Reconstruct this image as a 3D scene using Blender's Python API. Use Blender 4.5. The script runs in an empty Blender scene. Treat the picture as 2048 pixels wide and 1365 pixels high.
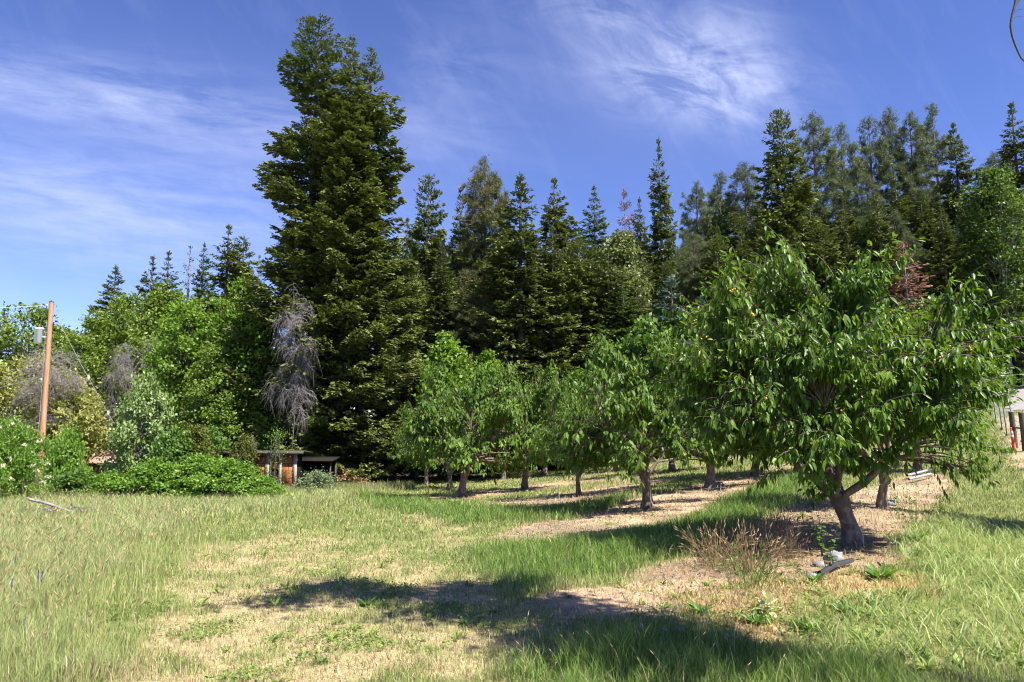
import bpy, math, random
import numpy as np
from mathutils import Vector

R = np.random.default_rng(11)
random.seed(5)
sc = bpy.context.scene

# ------------------------------------------------------------------ camera, sky, sun, exposure
PITCH = math.radians(7.0)
EYE = 1.6
F = 1365.33                     # focal length in photograph pixels (24 mm on 36 mm)
cam_d = bpy.data.cameras.new('camera'); cam = bpy.data.objects.new('camera', cam_d)
sc.collection.objects.link(cam); sc.camera = cam
cam_d.lens = 24; cam_d.sensor_width = 36; cam_d.clip_start = 0.05; cam_d.clip_end = 3000
cam.location = (0, 0, EYE); cam.rotation_euler = (math.radians(90) + PITCH, 0, 0)

SUN = Vector((0.43, -0.36, 0.84)).normalized()
sun_d = bpy.data.lights.new('sun', 'SUN'); sun = bpy.data.objects.new('sun', sun_d)
sc.collection.objects.link(sun)
sun_d.energy = 5.0; sun_d.angle = math.radians(0.53); sun_d.color = (1.0, 0.95, 0.86)
sun.rotation_euler = SUN.to_track_quat('Z', 'Y').to_euler()

world = bpy.data.worlds.new('World'); sc.world = world; world.use_nodes = True
def nodes_of(tree):
    N = tree.nodes; L = tree.links
    def n(t, **kw):
        o = N.new(t)
        for k, v in kw.items():
            if k.startswith('i_'):
                o.inputs[k[2:].replace('_', ' ')].default_value = v
            else: setattr(o, k, v)
        return o
    return N, L, n
def build_sky():
    N, L, n = nodes_of(world.node_tree)
    N.clear()
    out = n('ShaderNodeOutputWorld'); bg = n('ShaderNodeBackground'); bg.inputs['Strength'].default_value = 0.086
    sky = n('ShaderNodeTexSky', sky_type='NISHITA'); sky.sun_disc = False
    sky.sun_elevation = math.asin(SUN.z); sky.sun_rotation = math.atan2(SUN.x, SUN.y)
    sky.air_density = 1.0; sky.dust_density = 0.05; sky.ozone_density = 4.0; sky.altitude = 2200
    tc = n('ShaderNodeTexCoord'); sep = n('ShaderNodeSeparateXYZ'); L.new(tc.outputs['Generated'], sep.inputs[0])
    def m(op, a, b=None, c=None, clamp=False):
        q = n('ShaderNodeMath', operation=op); q.use_clamp = clamp
        for i, v in enumerate((a, b, c)):
            if v is None: continue
            if isinstance(v, (int, float)): q.inputs[i].default_value = v
            else: L.new(v, q.inputs[i])
        return q.outputs[0]
    yy = m('MAXIMUM', m('ABSOLUTE', sep.outputs[1]), 0.05)
    a = m('DIVIDE', sep.outputs[0], yy); b = m('DIVIDE', sep.outputs[2], yy)
    def noise(rot, sx, sy, scale, detail, dist, off):
        cb = n('ShaderNodeCombineXYZ'); L.new(a, cb.inputs[0]); L.new(b, cb.inputs[1]); cb.inputs[2].default_value = off
        mp = n('ShaderNodeMapping'); L.new(cb.outputs[0], mp.inputs[0])
        mp.inputs['Rotation'].default_value = (0, 0, math.radians(rot)); 
        mp2 = n('ShaderNodeMapping'); L.new(mp.outputs[0], mp2.inputs[0]); mp2.inputs['Scale'].default_value = (sx, sy, 1)
        t = n('ShaderNodeTexNoise'); L.new(mp2.outputs[0], t.inputs['Vector'])
        t.inputs['Scale'].default_value = scale; t.inputs['Detail'].default_value = detail
        t.inputs['Roughness'].default_value = 0.62; t.inputs['Distortion'].default_value = dist
        return t.outputs[0]
    def blob(ca, cb_, ra, rb, rot=0):
        c, s = math.cos(math.radians(rot)), math.sin(math.radians(rot))
        da = m('SUBTRACT', a, ca); db = m('SUBTRACT', b, cb_)
        u = m('ADD', m('MULTIPLY', da, c / ra), m('MULTIPLY', db, s / ra))
        v = m('ADD', m('MULTIPLY', da, -s / rb), m('MULTIPLY', db, c / rb))
        d = m('ADD', m('MULTIPLY', u, u), m('MULTIPLY', v, v))
        return m('POWER', 2.718, m('MULTIPLY', d, -1.0))
    def ramp(v, lo, hi): return m('SMOOTH_MIN', m('MAXIMUM', m('DIVIDE', m('SUBTRACT', v, lo), hi - lo), 0.0), 1.0, 0.2)
    nl = noise(7, 1.0, 6.0, 2.6, 10, 0.25, 0.0)       # long bands, left
    nf = noise(9, 2.0, 9.0, 5.0, 8, 0.4, 3.0)
    nr = noise(14, 1.8, 4.4, 3.6, 14, 0.7, 5.0)     # feathery cloud, right
    nv = noise(62, 1.2, 4.0, 4.0, 10, 0.35, 11.0)
    left = m('MULTIPLY', ramp(m('ADD', m('MULTIPLY', nl, 0.7), m('MULTIPLY', nf, 0.3)), 0.41, 0.72),
             m('ADD', m('ADD', blob(-0.62, 0.50, 0.42, 0.055, -9), m('MULTIPLY', blob(-0.70, 0.35, 0.46, 0.07, -6), 0.85)),
               m('MULTIPLY', blob(-0.55, 0.25, 0.5, 0.05), 0.3)))
    right = m('MULTIPLY', ramp(m('ADD', m('MULTIPLY', nr, 0.75), m('MULTIPLY', nv, 0.25)), 0.40, 0.66),
              m('ADD', m('ADD', blob(0.29, 0.53, 0.14, 0.065, -8), m('MULTIPLY', blob(0.12, 0.66, 0.16, 0.05, -30), 0.45)),
                m('ADD', m('MULTIPLY', blob(0.33, 0.60, 0.09, 0.09), 0.35), m('MULTIPLY', blob(-0.09, 0.50, 0.10, 0.12), 0.22))))
    gen = m('MULTIPLY', ramp(nv, 0.50, 0.85), 0.06)
    veil = m('MULTIPLY', m('ADD', blob(0.22, 0.55, 0.22, 0.13, -14), blob(-0.62, 0.38, 0.45, 0.16)), 0.10)
    tot = m('ADD', m('ADD', m('MULTIPLY', left, 0.55), m('MULTIPLY', right, 0.72)), m('ADD', gen, veil))
    tot = m('MINIMUM', tot, 0.85)
    hs = n('ShaderNodeHueSaturation'); L.new(sky.outputs[0], hs.inputs['Color'])
    hs.inputs['Hue'].default_value = 0.512; hs.inputs['Saturation'].default_value = 1.10; hs.inputs['Value'].default_value = 0.98
    mix = n('ShaderNodeMix', data_type='RGBA'); L.new(tot, mix.inputs['Factor'])
    tn = n('ShaderNodeMix', data_type='RGBA', blend_type='MULTIPLY'); tn.inputs['Factor'].default_value = 1; L.new(hs.outputs[0], tn.inputs[6]); tn.inputs[7].default_value = (.97, .90, 1.0, 1); L.new(tn.outputs[2], mix.inputs[6]); mix.inputs[7].default_value = (4.6, 4.9, 6.4, 1)
    L.new(mix.outputs[2], bg.inputs[0]); L.new(bg.outputs[0], out.inputs[0])
build_sky()
sc.view_settings.view_transform = 'Standard'; sc.view_settings.look = 'None'
sc.view_settings.gamma = 1; sc.view_settings.exposure = 1.42
sc.cycles.filter_width = 1.05; sc.cycles.max_bounces = 6; sc.cycles.diffuse_bounces = 3; sc.cycles.transmission_bounces = 4

# ------------------------------------------------------------------ geometry helpers
def ray(px, py):
    X = (np.asarray(px, float) - 1024) / F; Y = (682.5 - np.asarray(py, float)) / F
    c, s = math.cos(PITCH), math.sin(PITCH)
    return np.stack([X, c - Y * s, s + Y * c], -1)
def sstep(a, b, x):
    t = np.clip((x - a) / (b - a), 0, 1); return t * t * (3 - 2 * t)
def vnoise(x, y, seed=0):
    xi = np.floor(x).astype(np.int64); yi = np.floor(y).astype(np.int64); fx = x - xi; fy = y - yi
    fx = fx * fx * (3 - 2 * fx); fy = fy * fy * (3 - 2 * fy)
    def h(a, b):
        v = (a * 374761393 + b * 668265263 + seed * 974634777) & 0xffffffff
        v = ((v ^ (v >> 13)) * 1274126177) & 0xffffffff
        return ((v ^ (v >> 16)) & 0xffff) / 65535.0
    return (h(xi, yi) * (1 - fx) + h(xi + 1, yi) * fx) * (1 - fy) + (h(xi, yi + 1) * (1 - fx) + h(xi + 1, yi + 1) * fx) * fy
def fbm(x, y, seed=0, o=4):
    s = 0; a = 0.5; t = 0
    for k in range(o):
        s = s + a * vnoise(x * 2 ** k, y * 2 ** k, seed + k); t += a; a *= 0.55
    return s / t
def softplus(v, k=1.5): return np.log1p(np.exp(np.clip(v / k, -30, 30))) * k
def ground(x, y):
    x = np.asarray(x, float); y = np.asarray(y, float)
    u = x / np.maximum(y, 4.0)
    w = 1 - sstep(-0.15, 0.5, u)
    yl = np.clip(y, -20, 60)
    h = -0.055 * w * (softplus(yl - 6, 1.5) - softplus(yl - 42, 3.0))
    h = h + 0.2 * (softplus(x - 17, 2.0) - softplus(x - 70, 8)) * sstep(5, 22, y)
    h = h + 0.20 * (softplus(y - 52, 4.0) - 0.8 * softplus(y - 160, 20)) * sstep(-25, 30, x)
    h = h + (fbm(x * 0.35, y * 0.35, 3, 3) - 0.5) * 0.16 * sstep(2, 8, y) + (fbm(x * 1.7, y * 1.7, 9, 2) - 0.5) * 0.05
    return h
def at(px, py, d):
    r = ray(px, py); r = r / r[1]; return np.array([r[0] * d, d, EYE + r[2] * d])
def hit(px, py):
    r = ray(px, py); t = np.concatenate([np.arange(2, 60, 0.05), np.arange(60, 200, .5)])
    p = r[None] * t[:, None] + np.array([0, 0, EYE])
    below = p[:, 2] < ground(p[:, 0], p[:, 1])
    i = int(np.argmax(below)) if below.any() else len(t) - 1
    return np.array([p[i, 0], p[i, 1], float(ground(p[i, 0], p[i, 1]))])
def nrm(v): return v / np.maximum(np.linalg.norm(v, axis=-1, keepdims=True), 1e-9)

C = sc.collection
class MB:
    def __init__(s): s.V = []; s.F3 = []; s.F4 = []; s.n = 0; s.A = []; s.col = False
    def add(s, V, F, a=0.5):
        V = np.asarray(V, float).reshape(-1, 3); F = np.asarray(F, np.int64)
        s.V.append(V); (s.F3 if F.shape[1] == 3 else s.F4).append(F + s.n)
        if np.isscalar(a): a = np.full(len(V), a)
        s.A.append(np.asarray(a, float)); s.n += len(V)
        return s
    def mesh(s, name, mat, smooth=False):
        me = bpy.data.meshes.new(name)
        V = np.concatenate(s.V); F3 = np.concatenate(s.F3) if s.F3 else np.zeros((0, 3), int)
        F4 = np.concatenate(s.F4) if s.F4 else np.zeros((0, 4), int)
        me.vertices.add(len(V)); me.vertices.foreach_set('co', V.astype(np.float32).ravel())
        nl = F3.size + F4.size; me.loops.add(nl)
        me.loops.foreach_set('vertex_index', np.concatenate([F3.ravel(), F4.ravel()]).astype(np.int32))
        nf = len(F3) + len(F4); me.polygons.add(nf)
        st = np.concatenate([np.arange(len(F3)) * 3, F3.size + np.arange(len(F4)) * 4]).astype(np.int32)
        me.polygons.foreach_set('loop_start', st)
        if smooth: me.polygons.foreach_set('use_smooth', np.ones(nf, bool))
        A = np.concatenate(s.A) if s.A[0].ndim == 1 else np.concatenate(s.A, 0)
        if A.ndim == 1:
            at_ = me.attributes.new('var', 'FLOAT', 'POINT'); at_.data.foreach_set('value', A.astype(np.float32))
        else:
            at_ = me.attributes.new('tint', 'FLOAT_COLOR', 'POINT')
            at_.data.foreach_set('color', np.concatenate([A, np.ones((len(A), 1))], 1).astype(np.float32).ravel())
        me.update(calc_edges=True); me.materials.append(mat)
        return me
def link(name, data, parent=None, loc=(0, 0, 0), rot=(0, 0, 0), sc_=(1, 1, 1)):
    o = bpy.data.objects.new(name, data); C.objects.link(o)
    o.location = loc; o.rotation_euler = rot; o.scale = sc_
    if parent is not None: o.parent = parent
    return o
def tag(o, label=None, cat=None, group=None, kind=None):
    if label: o['label'] = label
    if cat: o['category'] = cat
    if group: o['group'] = group
    if kind: o['kind'] = kind
    return o
def thing(name, label, cat, loc=(0, 0, 0), rz=0, group=None, scale=(1, 1, 1)):
    return tag(link(name, None, None, loc, (0, 0, rz), scale), label, cat, group)

def tubes(mb, P, r, sides=6, a=0.5):
    """P: (N,M,3) paths, r: (N,M) radii"""
    P = np.asarray(P, float); r = np.asarray(r, float)
    if P.ndim == 2: P = P[None]; r = r[None]
    N, M, _ = P.shape
    T = nrm(np.gradient(P, axis=1)); ref = np.zeros((N, 1, 3)); ref[..., 0] = 1.0
    flip = np.abs(T[..., :1].mean(1, keepdims=True)) > 0.8; ref = np.where(flip, np.array([0, 1.0, 0]), ref)
    U = nrm(np.cross(T, np.broadcast_to(ref, T.shape))); W = np.cross(T, U)
    th = np.arange(sides) / sides * 2 * np.pi
    ring = P[:, :, None] + r[:, :, None, None] * (U[:, :, None] * np.cos(th)[:, None] + W[:, :, None] * np.sin(th)[:, None])
    V = ring.reshape(-1, 3)
    i = np.arange(N)[:, None, None] * M * sides + np.arange(M - 1)[None, :, None] * sides
    j = np.arange(sides)[None, None]; k = (j + 1) % sides
    Fq = np.stack([i + j, i + k, i + k + sides, i + j + sides], -1).reshape(-1, 4)
    if not np.isscalar(a): a = np.repeat(np.asarray(a, float), M * sides)
    mb.add(V, Fq, a)
def scatter(mb, TV, TF, P, X, Y, Z, S, a=None):
    N = len(P); n = len(TV); S = np.asarray(S, float)
    if S.ndim == 1: S = np.stack([S, S, S], 1)
    V = P[:, None] + (TV[None, :, 0:1] * S[:, None, 0:1]) * X[:, None] + (TV[None, :, 1:2] * S[:, None, 1:2]) * Y[:, None] + (TV[None, :, 2:3] * S[:, None, 2:3]) * Z[:, None]
    Fs = (TF[None] + (np.arange(N) * n)[:, None, None]).reshape(-1, TF.shape[1])
    a = np.full(N, .5) if a is None else np.asarray(a)
    mb.add(V.reshape(-1, 3), Fs, np.repeat(a, n, axis=0))
def frames(D, Nn):
    Y = nrm(D); X = nrm(np.cross(Y, Nn)); Z = np.cross(X, Y); return X, Y, Z
def rnd(n, s=1.0): return R.normal(size=(n, 3)) * s
def box(mb, c, s, rot=0.0, tilt=None, a=0.5):
    c = np.asarray(c, float); s = np.asarray(s, float) / 2
    v = np.array([[x, y, z] for x in (-1, 1) for y in (-1, 1) for z in (-1, 1)], float) * s
    if tilt is not None:
        ax, an = tilt; co, si = math.cos(an), math.sin(an)
        if ax == 'x': v = v @ np.array([[1, 0, 0], [0, co, si], [0, -si, co]])
        if ax == 'y': v = v @ np.array([[co, 0, -si], [0, 1, 0], [si, 0, co]])
    co, si = math.cos(rot), math.sin(rot)
    v = v @ np.array([[co, si, 0], [-si, co, 0], [0, 0, 1]])
    mb.add(v + c, np.array([[0, 1, 3, 2], [4, 6, 7, 5], [0, 4, 5, 1], [2, 3, 7, 6], [0, 2, 6, 4], [1, 5, 7, 3]]), a)
def lathe(mb, prof, c=(0, 0, 0), sides=20, a=.5):
    prof = np.asarray(prof, float); th = np.arange(sides) / sides * 2 * np.pi
    V = np.stack([prof[:, None, 0] * np.cos(th), prof[:, None, 0] * np.sin(th), np.broadcast_to(prof[:, None, 1], (len(prof), sides))], -1).reshape(-1, 3) + np.asarray(c)
    j = np.arange(sides); k = (j + 1) % sides
    Fq = np.concatenate([np.stack([m * sides + j, m * sides + k, (m + 1) * sides + k, (m + 1) * sides + j], 1) for m in range(len(prof) - 1)])
    mb.add(V, Fq, a)

# ------------------------------------------------------------------ materials
def mat_base(name):
    m = bpy.data.materials.new(name); m.use_nodes = True
    N, L, n = nodes_of(m.node_tree); N.clear()
    out = n('ShaderNodeOutputMaterial')
    return m, N, L, n, out
def leaf_mat(name, c0, c1, tr, rough=0.5, trans=0.35, spec=0.35, clump=1.2, c2=None):
    """two albedo ends mixed by the per-leaf value, slow variation through the crown"""
    m, N, L, n, out = mat_base(name)
    at_ = n('ShaderNodeAttribute', attribute_name='var')
    tc = n('ShaderNodeTexCoord'); nz = n('ShaderNodeTexNoise'); nz.inputs['Scale'].default_value = clump; nz.inputs['Detail'].default_value = 2
    L.new(tc.outputs['Object'], nz.inputs['Vector'])
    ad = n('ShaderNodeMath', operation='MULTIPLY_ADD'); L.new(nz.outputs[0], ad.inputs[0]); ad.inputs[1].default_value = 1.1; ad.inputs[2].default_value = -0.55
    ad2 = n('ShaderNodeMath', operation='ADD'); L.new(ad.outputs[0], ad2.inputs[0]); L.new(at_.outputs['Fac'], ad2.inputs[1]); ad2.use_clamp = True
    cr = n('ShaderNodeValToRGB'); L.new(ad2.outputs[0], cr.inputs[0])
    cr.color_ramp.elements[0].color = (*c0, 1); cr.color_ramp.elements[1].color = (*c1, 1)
    if c2:
        e = cr.color_ramp.elements.new(0.93); e.color = (*c1, 1); cr.color_ramp.elements[2].color = (*c2, 1)
    pb = n('ShaderNodeBsdfPrincipled'); L.new(cr.outputs[0], pb.inputs['Base Color'])
    pb.inputs['Roughness'].default_value = rough; pb.inputs['Specular IOR Level'].default_value = spec
    tl = n('ShaderNodeBsdfTranslucent')
    mx = n('ShaderNodeMix', data_type='RGBA', blend_type='MULTIPLY'); mx.inputs['Factor'].default_value = 1
    L.new(cr.outputs[0], mx.inputs[6]); mx.inputs[7].default_value = (*tr, 1); L.new(mx.outputs[2], tl.inputs[0])
    ms = n('ShaderNodeMixShader'); ms.inputs[0].default_value = trans
    L.new(pb.outputs[0], ms.inputs[1]); L.new(tl.outputs[0], ms.inputs[2]); L.new(ms.outputs[0], out.inputs[0])
    return m
def tint_mat(name, rough=0.6, trans=0.3, bright=1.0, spec=.3):
    m, N, L, n, out = mat_base(name)
    at_ = n('ShaderNodeAttribute', attribute_name='tint')
    pb = n('ShaderNodeBsdfPrincipled'); L.new(at_.outputs['Color'], pb.inputs['Base Color']); pb.inputs['Roughness'].default_value = rough
    pb.inputs['Specular IOR Level'].default_value = spec
    tl = n('ShaderNodeBsdfTranslucent'); L.new(at_.outputs['Color'], tl.inputs[0])
    ms = n('ShaderNodeMixShader'); ms.inputs[0].default_value = trans
    L.new(pb.outputs[0], ms.inputs[1]); L.new(tl.outputs[0], ms.inputs[2]); L.new(ms.outputs[0], out.inputs[0])
    return m
def bark_mat(name, c0, c1, scale=6.0, stretch=(1, 1, .25), bump=.5, rough=.85, patches=None):
    m, N, L, n, out = mat_base(name)
    tc = n('ShaderNodeTexCoord'); mp = n('ShaderNodeMapping'); mp.inputs['Scale'].default_value = stretch; L.new(tc.outputs['Object'], mp.inputs[0])
    nz = n('ShaderNodeTexNoise'); nz.inputs['Scale'].default_value = scale; nz.inputs['Detail'].default_value = 8; nz.inputs['Roughness'].default_value = .7
    L.new(mp.outputs[0], nz.inputs['Vector'])
    cr = n('ShaderNodeValToRGB'); L.new(nz.outputs[0], cr.inputs[0])
    cr.color_ramp.elements[0].position = .33; cr.color_ramp.elements[1].position = .68
    cr.color_ramp.elements[0].color = (*c0, 1); cr.color_ramp.elements[1].color = (*c1, 1)
    col = cr.outputs[0]
    if patches:
        n2 = n('ShaderNodeTexNoise'); n2.inputs['Scale'].default_value = scale * .45; n2.inputs['Detail'].default_value = 3; L.new(tc.outputs['Object'], n2.inputs['Vector'])
        r2 = n('ShaderNodeValToRGB'); L.new(n2.outputs[0], r2.inputs[0]); r2.color_ramp.elements[0].position = .5; r2.color_ramp.elements[1].position = .6
        mx = n('ShaderNodeMix', data_type='RGBA'); L.new(r2.outputs[0], mx.inputs['Factor']); L.new(col, mx.inputs[6]); mx.inputs[7].default_value = (*patches, 1); col = mx.outputs[2]
    pb = n('ShaderNodeBsdfPrincipled'); L.new(col, pb.inputs['Base Color']); pb.inputs['Roughness'].default_value = rough
    bp = n('ShaderNodeBump'); bp.inputs['Strength'].default_value = bump; bp.inputs['Distance'].default_value = .02; L.new(nz.outputs[0], bp.inputs['Height']); L.new(bp.outputs[0], pb.inputs['Normal'])
    L.new(pb.outputs[0], out.inputs[0])
    return m
def plain(name, c, rough=.6, metal=0.0, var=.15, scale=5.0, spec=.5):
    m, N, L, n, out = mat_base(name)
    tc = n('ShaderNodeTexCoord'); nz = n('ShaderNodeTexNoise'); nz.inputs['Scale'].default_value = scale; nz.inputs['Detail'].default_value = 6; L.new(tc.outputs['Object'], nz.inputs['Vector'])
    cr = n('ShaderNodeValToRGB'); L.new(nz.outputs[0], cr.inputs[0]); cr.color_ramp.elements[0].position = .3; cr.color_ramp.elements[1].position = .7
    cr.color_ramp.elements[0].color = (*[v * (1 - var) for v in c], 1); cr.color_ramp.elements[1].color = (*[min(1, v * (1 + var)) for v in c], 1)
    pb = n('ShaderNodeBsdfPrincipled'); L.new(cr.outputs[0], pb.inputs['Base Color']); pb.inputs['Roughness'].default_value = rough; pb.inputs['Metallic'].default_value = metal
    pb.inputs['Specular IOR Level'].default_value = spec
    L.new(pb.outputs[0], out.inputs[0]); return m

M = dict(
    cherry=leaf_mat('cherry_leaf', (0.03, 0.08, 0.006), (0.155, 0.255, 0.022), (1.7, 1.6, .4), .42, .36, .32, .9),
    cherry_far=leaf_mat('cherry_leaf_far', (0.042, 0.098, 0.01), (0.165, 0.265, 0.032), (1.6, 1.5, .4), .5, .36, .25, .9),
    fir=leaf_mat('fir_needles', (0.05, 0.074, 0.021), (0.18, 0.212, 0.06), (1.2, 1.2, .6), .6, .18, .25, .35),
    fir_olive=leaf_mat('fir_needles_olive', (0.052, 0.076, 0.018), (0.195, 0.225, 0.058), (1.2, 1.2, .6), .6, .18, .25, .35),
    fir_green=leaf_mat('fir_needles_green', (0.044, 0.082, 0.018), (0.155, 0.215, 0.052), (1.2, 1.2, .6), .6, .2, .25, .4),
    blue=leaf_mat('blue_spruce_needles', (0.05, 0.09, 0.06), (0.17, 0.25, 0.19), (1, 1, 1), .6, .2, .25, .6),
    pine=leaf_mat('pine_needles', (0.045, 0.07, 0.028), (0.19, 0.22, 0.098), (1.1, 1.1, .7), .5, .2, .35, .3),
    pine_brown=leaf_mat('pine_needles_cones', (0.038, 0.058, 0.02), (0.15, 0.16, 0.06), (1.1, 1.1, .7), .5, .2, .35, .3, c2=(.28, .17, .08)),
    red=leaf_mat('dead_needles', (0.2, 0.1, 0.075), (0.36, 0.2, 0.15), (1.2, 1, .8), .8, .2, .1),
    decid=leaf_mat('broad_leaves', (0.08, 0.14, 0.018), (0.24, 0.31, 0.06), (1.4, 1.4, .5), .48, .36, .4, .45),
    decid_b=leaf_mat('bright_leaves', (0.075, 0.15, 0.015), (0.215, 0.33, 0.045), (1.4, 1.4, .5), .5, .4, .4, .5),
    decid_pale=leaf_mat('pale_leaves', (.08, .11, .035), (.22, .25, .09), (1.2, 1.2, .7), .5, .35, .4, .5),
    decid_dim=leaf_mat('dim_broad_leaves', (.050, .100, .016), (.155, .215, .045), (1.3, 1.3, .5), .5, .3, .3, .5),
    willow=leaf_mat('willow_leaves', (0.2, 0.22, 0.05), (0.42, 0.42, 0.15), (1.2, 1.2, .6), .55, .38, .3, .5),
    shrub=leaf_mat('shrub_leaves', (0.08, 0.17, 0.017), (0.23, 0.36, 0.055), (1.4, 1.4, .5), .5, .36, .4, .7),
    shrub_dark=leaf_mat('dark_shrub_leaves', (0.055, 0.12, 0.016), (0.14, 0.235, 0.038), (1.3, 1.3, .5), .5, .32, .4, .7),
    olive=leaf_mat('olive_shrub_leaves', (.07, .085, .014), (.16, .175, .03), (1.3, 1.3, .5), .6, .3, .3, .8),
    white_leaf=leaf_mat('white_poplar_leaves', (0.1, 0.175, 0.04), (0.34, 0.41, 0.15), (1.1, 1.2, .8), .45, .3, .4, .9, c2=(.62, .68, .58)),
    sage=leaf_mat('sage_leaves', (.13, .18, .09), (.24, .29, .15), (1, 1, .8), .7, .3, .2),
    flower=leaf_mat('elder_blossom', (.55, .52, .33), (.82, .80, .62), (1, 1, .9), .7, .4, .1),
    mullein=leaf_mat('mullein_leaves', (.40, .43, .20), (.55, .55, .32), (1, 1, .7), .85, .25, .1, 4),
    rosette=leaf_mat('rosette_leaves', (.060, .135, .022), (.14, .26, .045), (1.4, 1.4, .5), .42, .35, .5, 2),
    dry_weed=leaf_mat('dry_weed', (.20, .13, .07), (.42, .31, .18), (1, 1, .9), .8, .3, .1, 2),
    cherries=plain('cherry_fruit', (.78, .44, .05), .3, var=.35, scale=9),
    bark_cherry=bark_mat('cherry_bark', (.045, .030, .026), (.27, .205, .175), 14, (1, 1, .5), 1.0, .8, patches=(.11, .065, .05)),
    bark_fir=bark_mat('fir_bark', (.055, .042, .034), (.17, .13, .105), 5, (1, 1, .2), .7),
    bark_pine=bark_mat('pine_bark', (.08, .05, .04), (.22, .15, .115), 4, (1, 1, .25), .7),
    bark_grey=bark_mat('grey_bark', (.13, .115, .10), (.33, .30, .27), 7, (1, 1, .3), .6),
    twig=bark_mat('dead_twigs', (.13, .11, .115), (.30, .265, .27), 9, (1, 1, .4), .3),
    deadwood=bark_mat('bleached_wood', (.16, .14, .125), (.42, .38, .34), 12, (1, 1, .2), .4),
    bark_dark=bark_mat('dark_bark', (.035, .028, .022), (.11, .09, .07), 7, (1, 1, .3), .6),
)

# ------------------------------------------------------------------ ground zones (world space)
def wpoly(pts): return np.array([hit(*p)[:2] for p in pts])
def sdist(P, poly):
    n = len(poly); d = np.full(len(P), 1e9); inside = np.zeros(len(P), bool)
    for i in range(n):
        a = poly[i]; b = poly[(i + 1) % n]; ab = b - a
        t = np.clip(((P - a) @ ab) / max(ab @ ab, 1e-9), 0, 1)
        d = np.minimum(d, np.linalg.norm(P - a - t[:, None] * ab, axis=1))
        c = (a[1] > P[:, 1]) != (b[1] > P[:, 1])
        xs = a[0] + (P[:, 1] - a[1]) / (ab[1] if abs(ab[1]) > 1e-9 else 1e-9) * ab[0]
        inside ^= c & (P[:, 0] < xs)
    return np.where(inside, -d, d)
ZP = dict(
    row0=([(1120, 1215), (1200, 1168), (1320, 1128), (1440, 1110), (1500, 1058), (1580, 1022), (1680, 995), (1840, 948), (1900, 950), (1880, 1000), (1800, 1075), (1790, 1150), (1600, 1190), (1400, 1235), (1250, 1240)], .35),
    row1=([(985, 1080), (1060, 1050), (1160, 1038), (1260, 1002), (1400, 968), (1530, 946), (1560, 952), (1460, 992), (1380, 1030), (1260, 1055), (1100, 1082)], .3),
    row2=([(960, 1016), (1010, 1000), (1100, 997), (1150, 984), (1300, 962), (1370, 955), (1270, 982), (1200, 1004), (1120, 1014)], .35),
    row3=([(760, 998), (920, 990), (1040, 974), (1200, 957), (1230, 960), (1080, 982), (960, 998), (900, 1004)], .4),
    rust=([(1340, 1200), (1480, 1165), (1640, 1150), (1850, 1150), (1900, 1185), (1760, 1215), (1640, 1290), (1560, 1320), (1440, 1270)], .25),
    flat=([(1790, 1085), (1900, 1050), (2100, 1060), (2300, 1150), (2300, 1365), (1900, 1340), (1620, 1310), (1560, 1255), (1740, 1205), (1880, 1180)], .3),
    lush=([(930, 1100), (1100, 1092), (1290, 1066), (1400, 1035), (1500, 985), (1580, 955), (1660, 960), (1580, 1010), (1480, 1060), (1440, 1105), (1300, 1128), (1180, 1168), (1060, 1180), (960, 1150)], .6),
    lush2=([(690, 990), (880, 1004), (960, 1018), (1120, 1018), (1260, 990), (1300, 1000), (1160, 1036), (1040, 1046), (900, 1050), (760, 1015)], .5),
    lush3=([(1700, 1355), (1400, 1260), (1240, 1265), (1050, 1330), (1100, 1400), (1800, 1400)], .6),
    meadow=([(-500, 975), (100, 985), (560, 985), (800, 975), (700, 1010), (420, 1040), (250, 1100), (120, 1365), (-600, 1400)], .8),
    stalks=([(-700, 1050), (60, 1010), (300, 1010), (400, 1080), (330, 1200), (120, 1365), (-700, 1500)], .6),
    dry=([(230, 1290), (330, 1130), (520, 1075), (620, 1060), (800, 1120), (960, 1150), (1100, 1180), (1160, 1240), (1000, 1380), (600, 1400), (300, 1400)], .7),
    track=([(800, 1030), (850, 1020), (900, 1050), (1000, 1120), (1060, 1160), (980, 1160), (880, 1090)], .5),
    verge=([(1985, 840), (2020, 870), (2010, 905), (2150, 1010), (2400, 1000), (2300, 880), (2048, 830)], .5),
)
ZP = {k: (wpoly(p), s) for k, (p, s) in ZP.items()}
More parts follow.
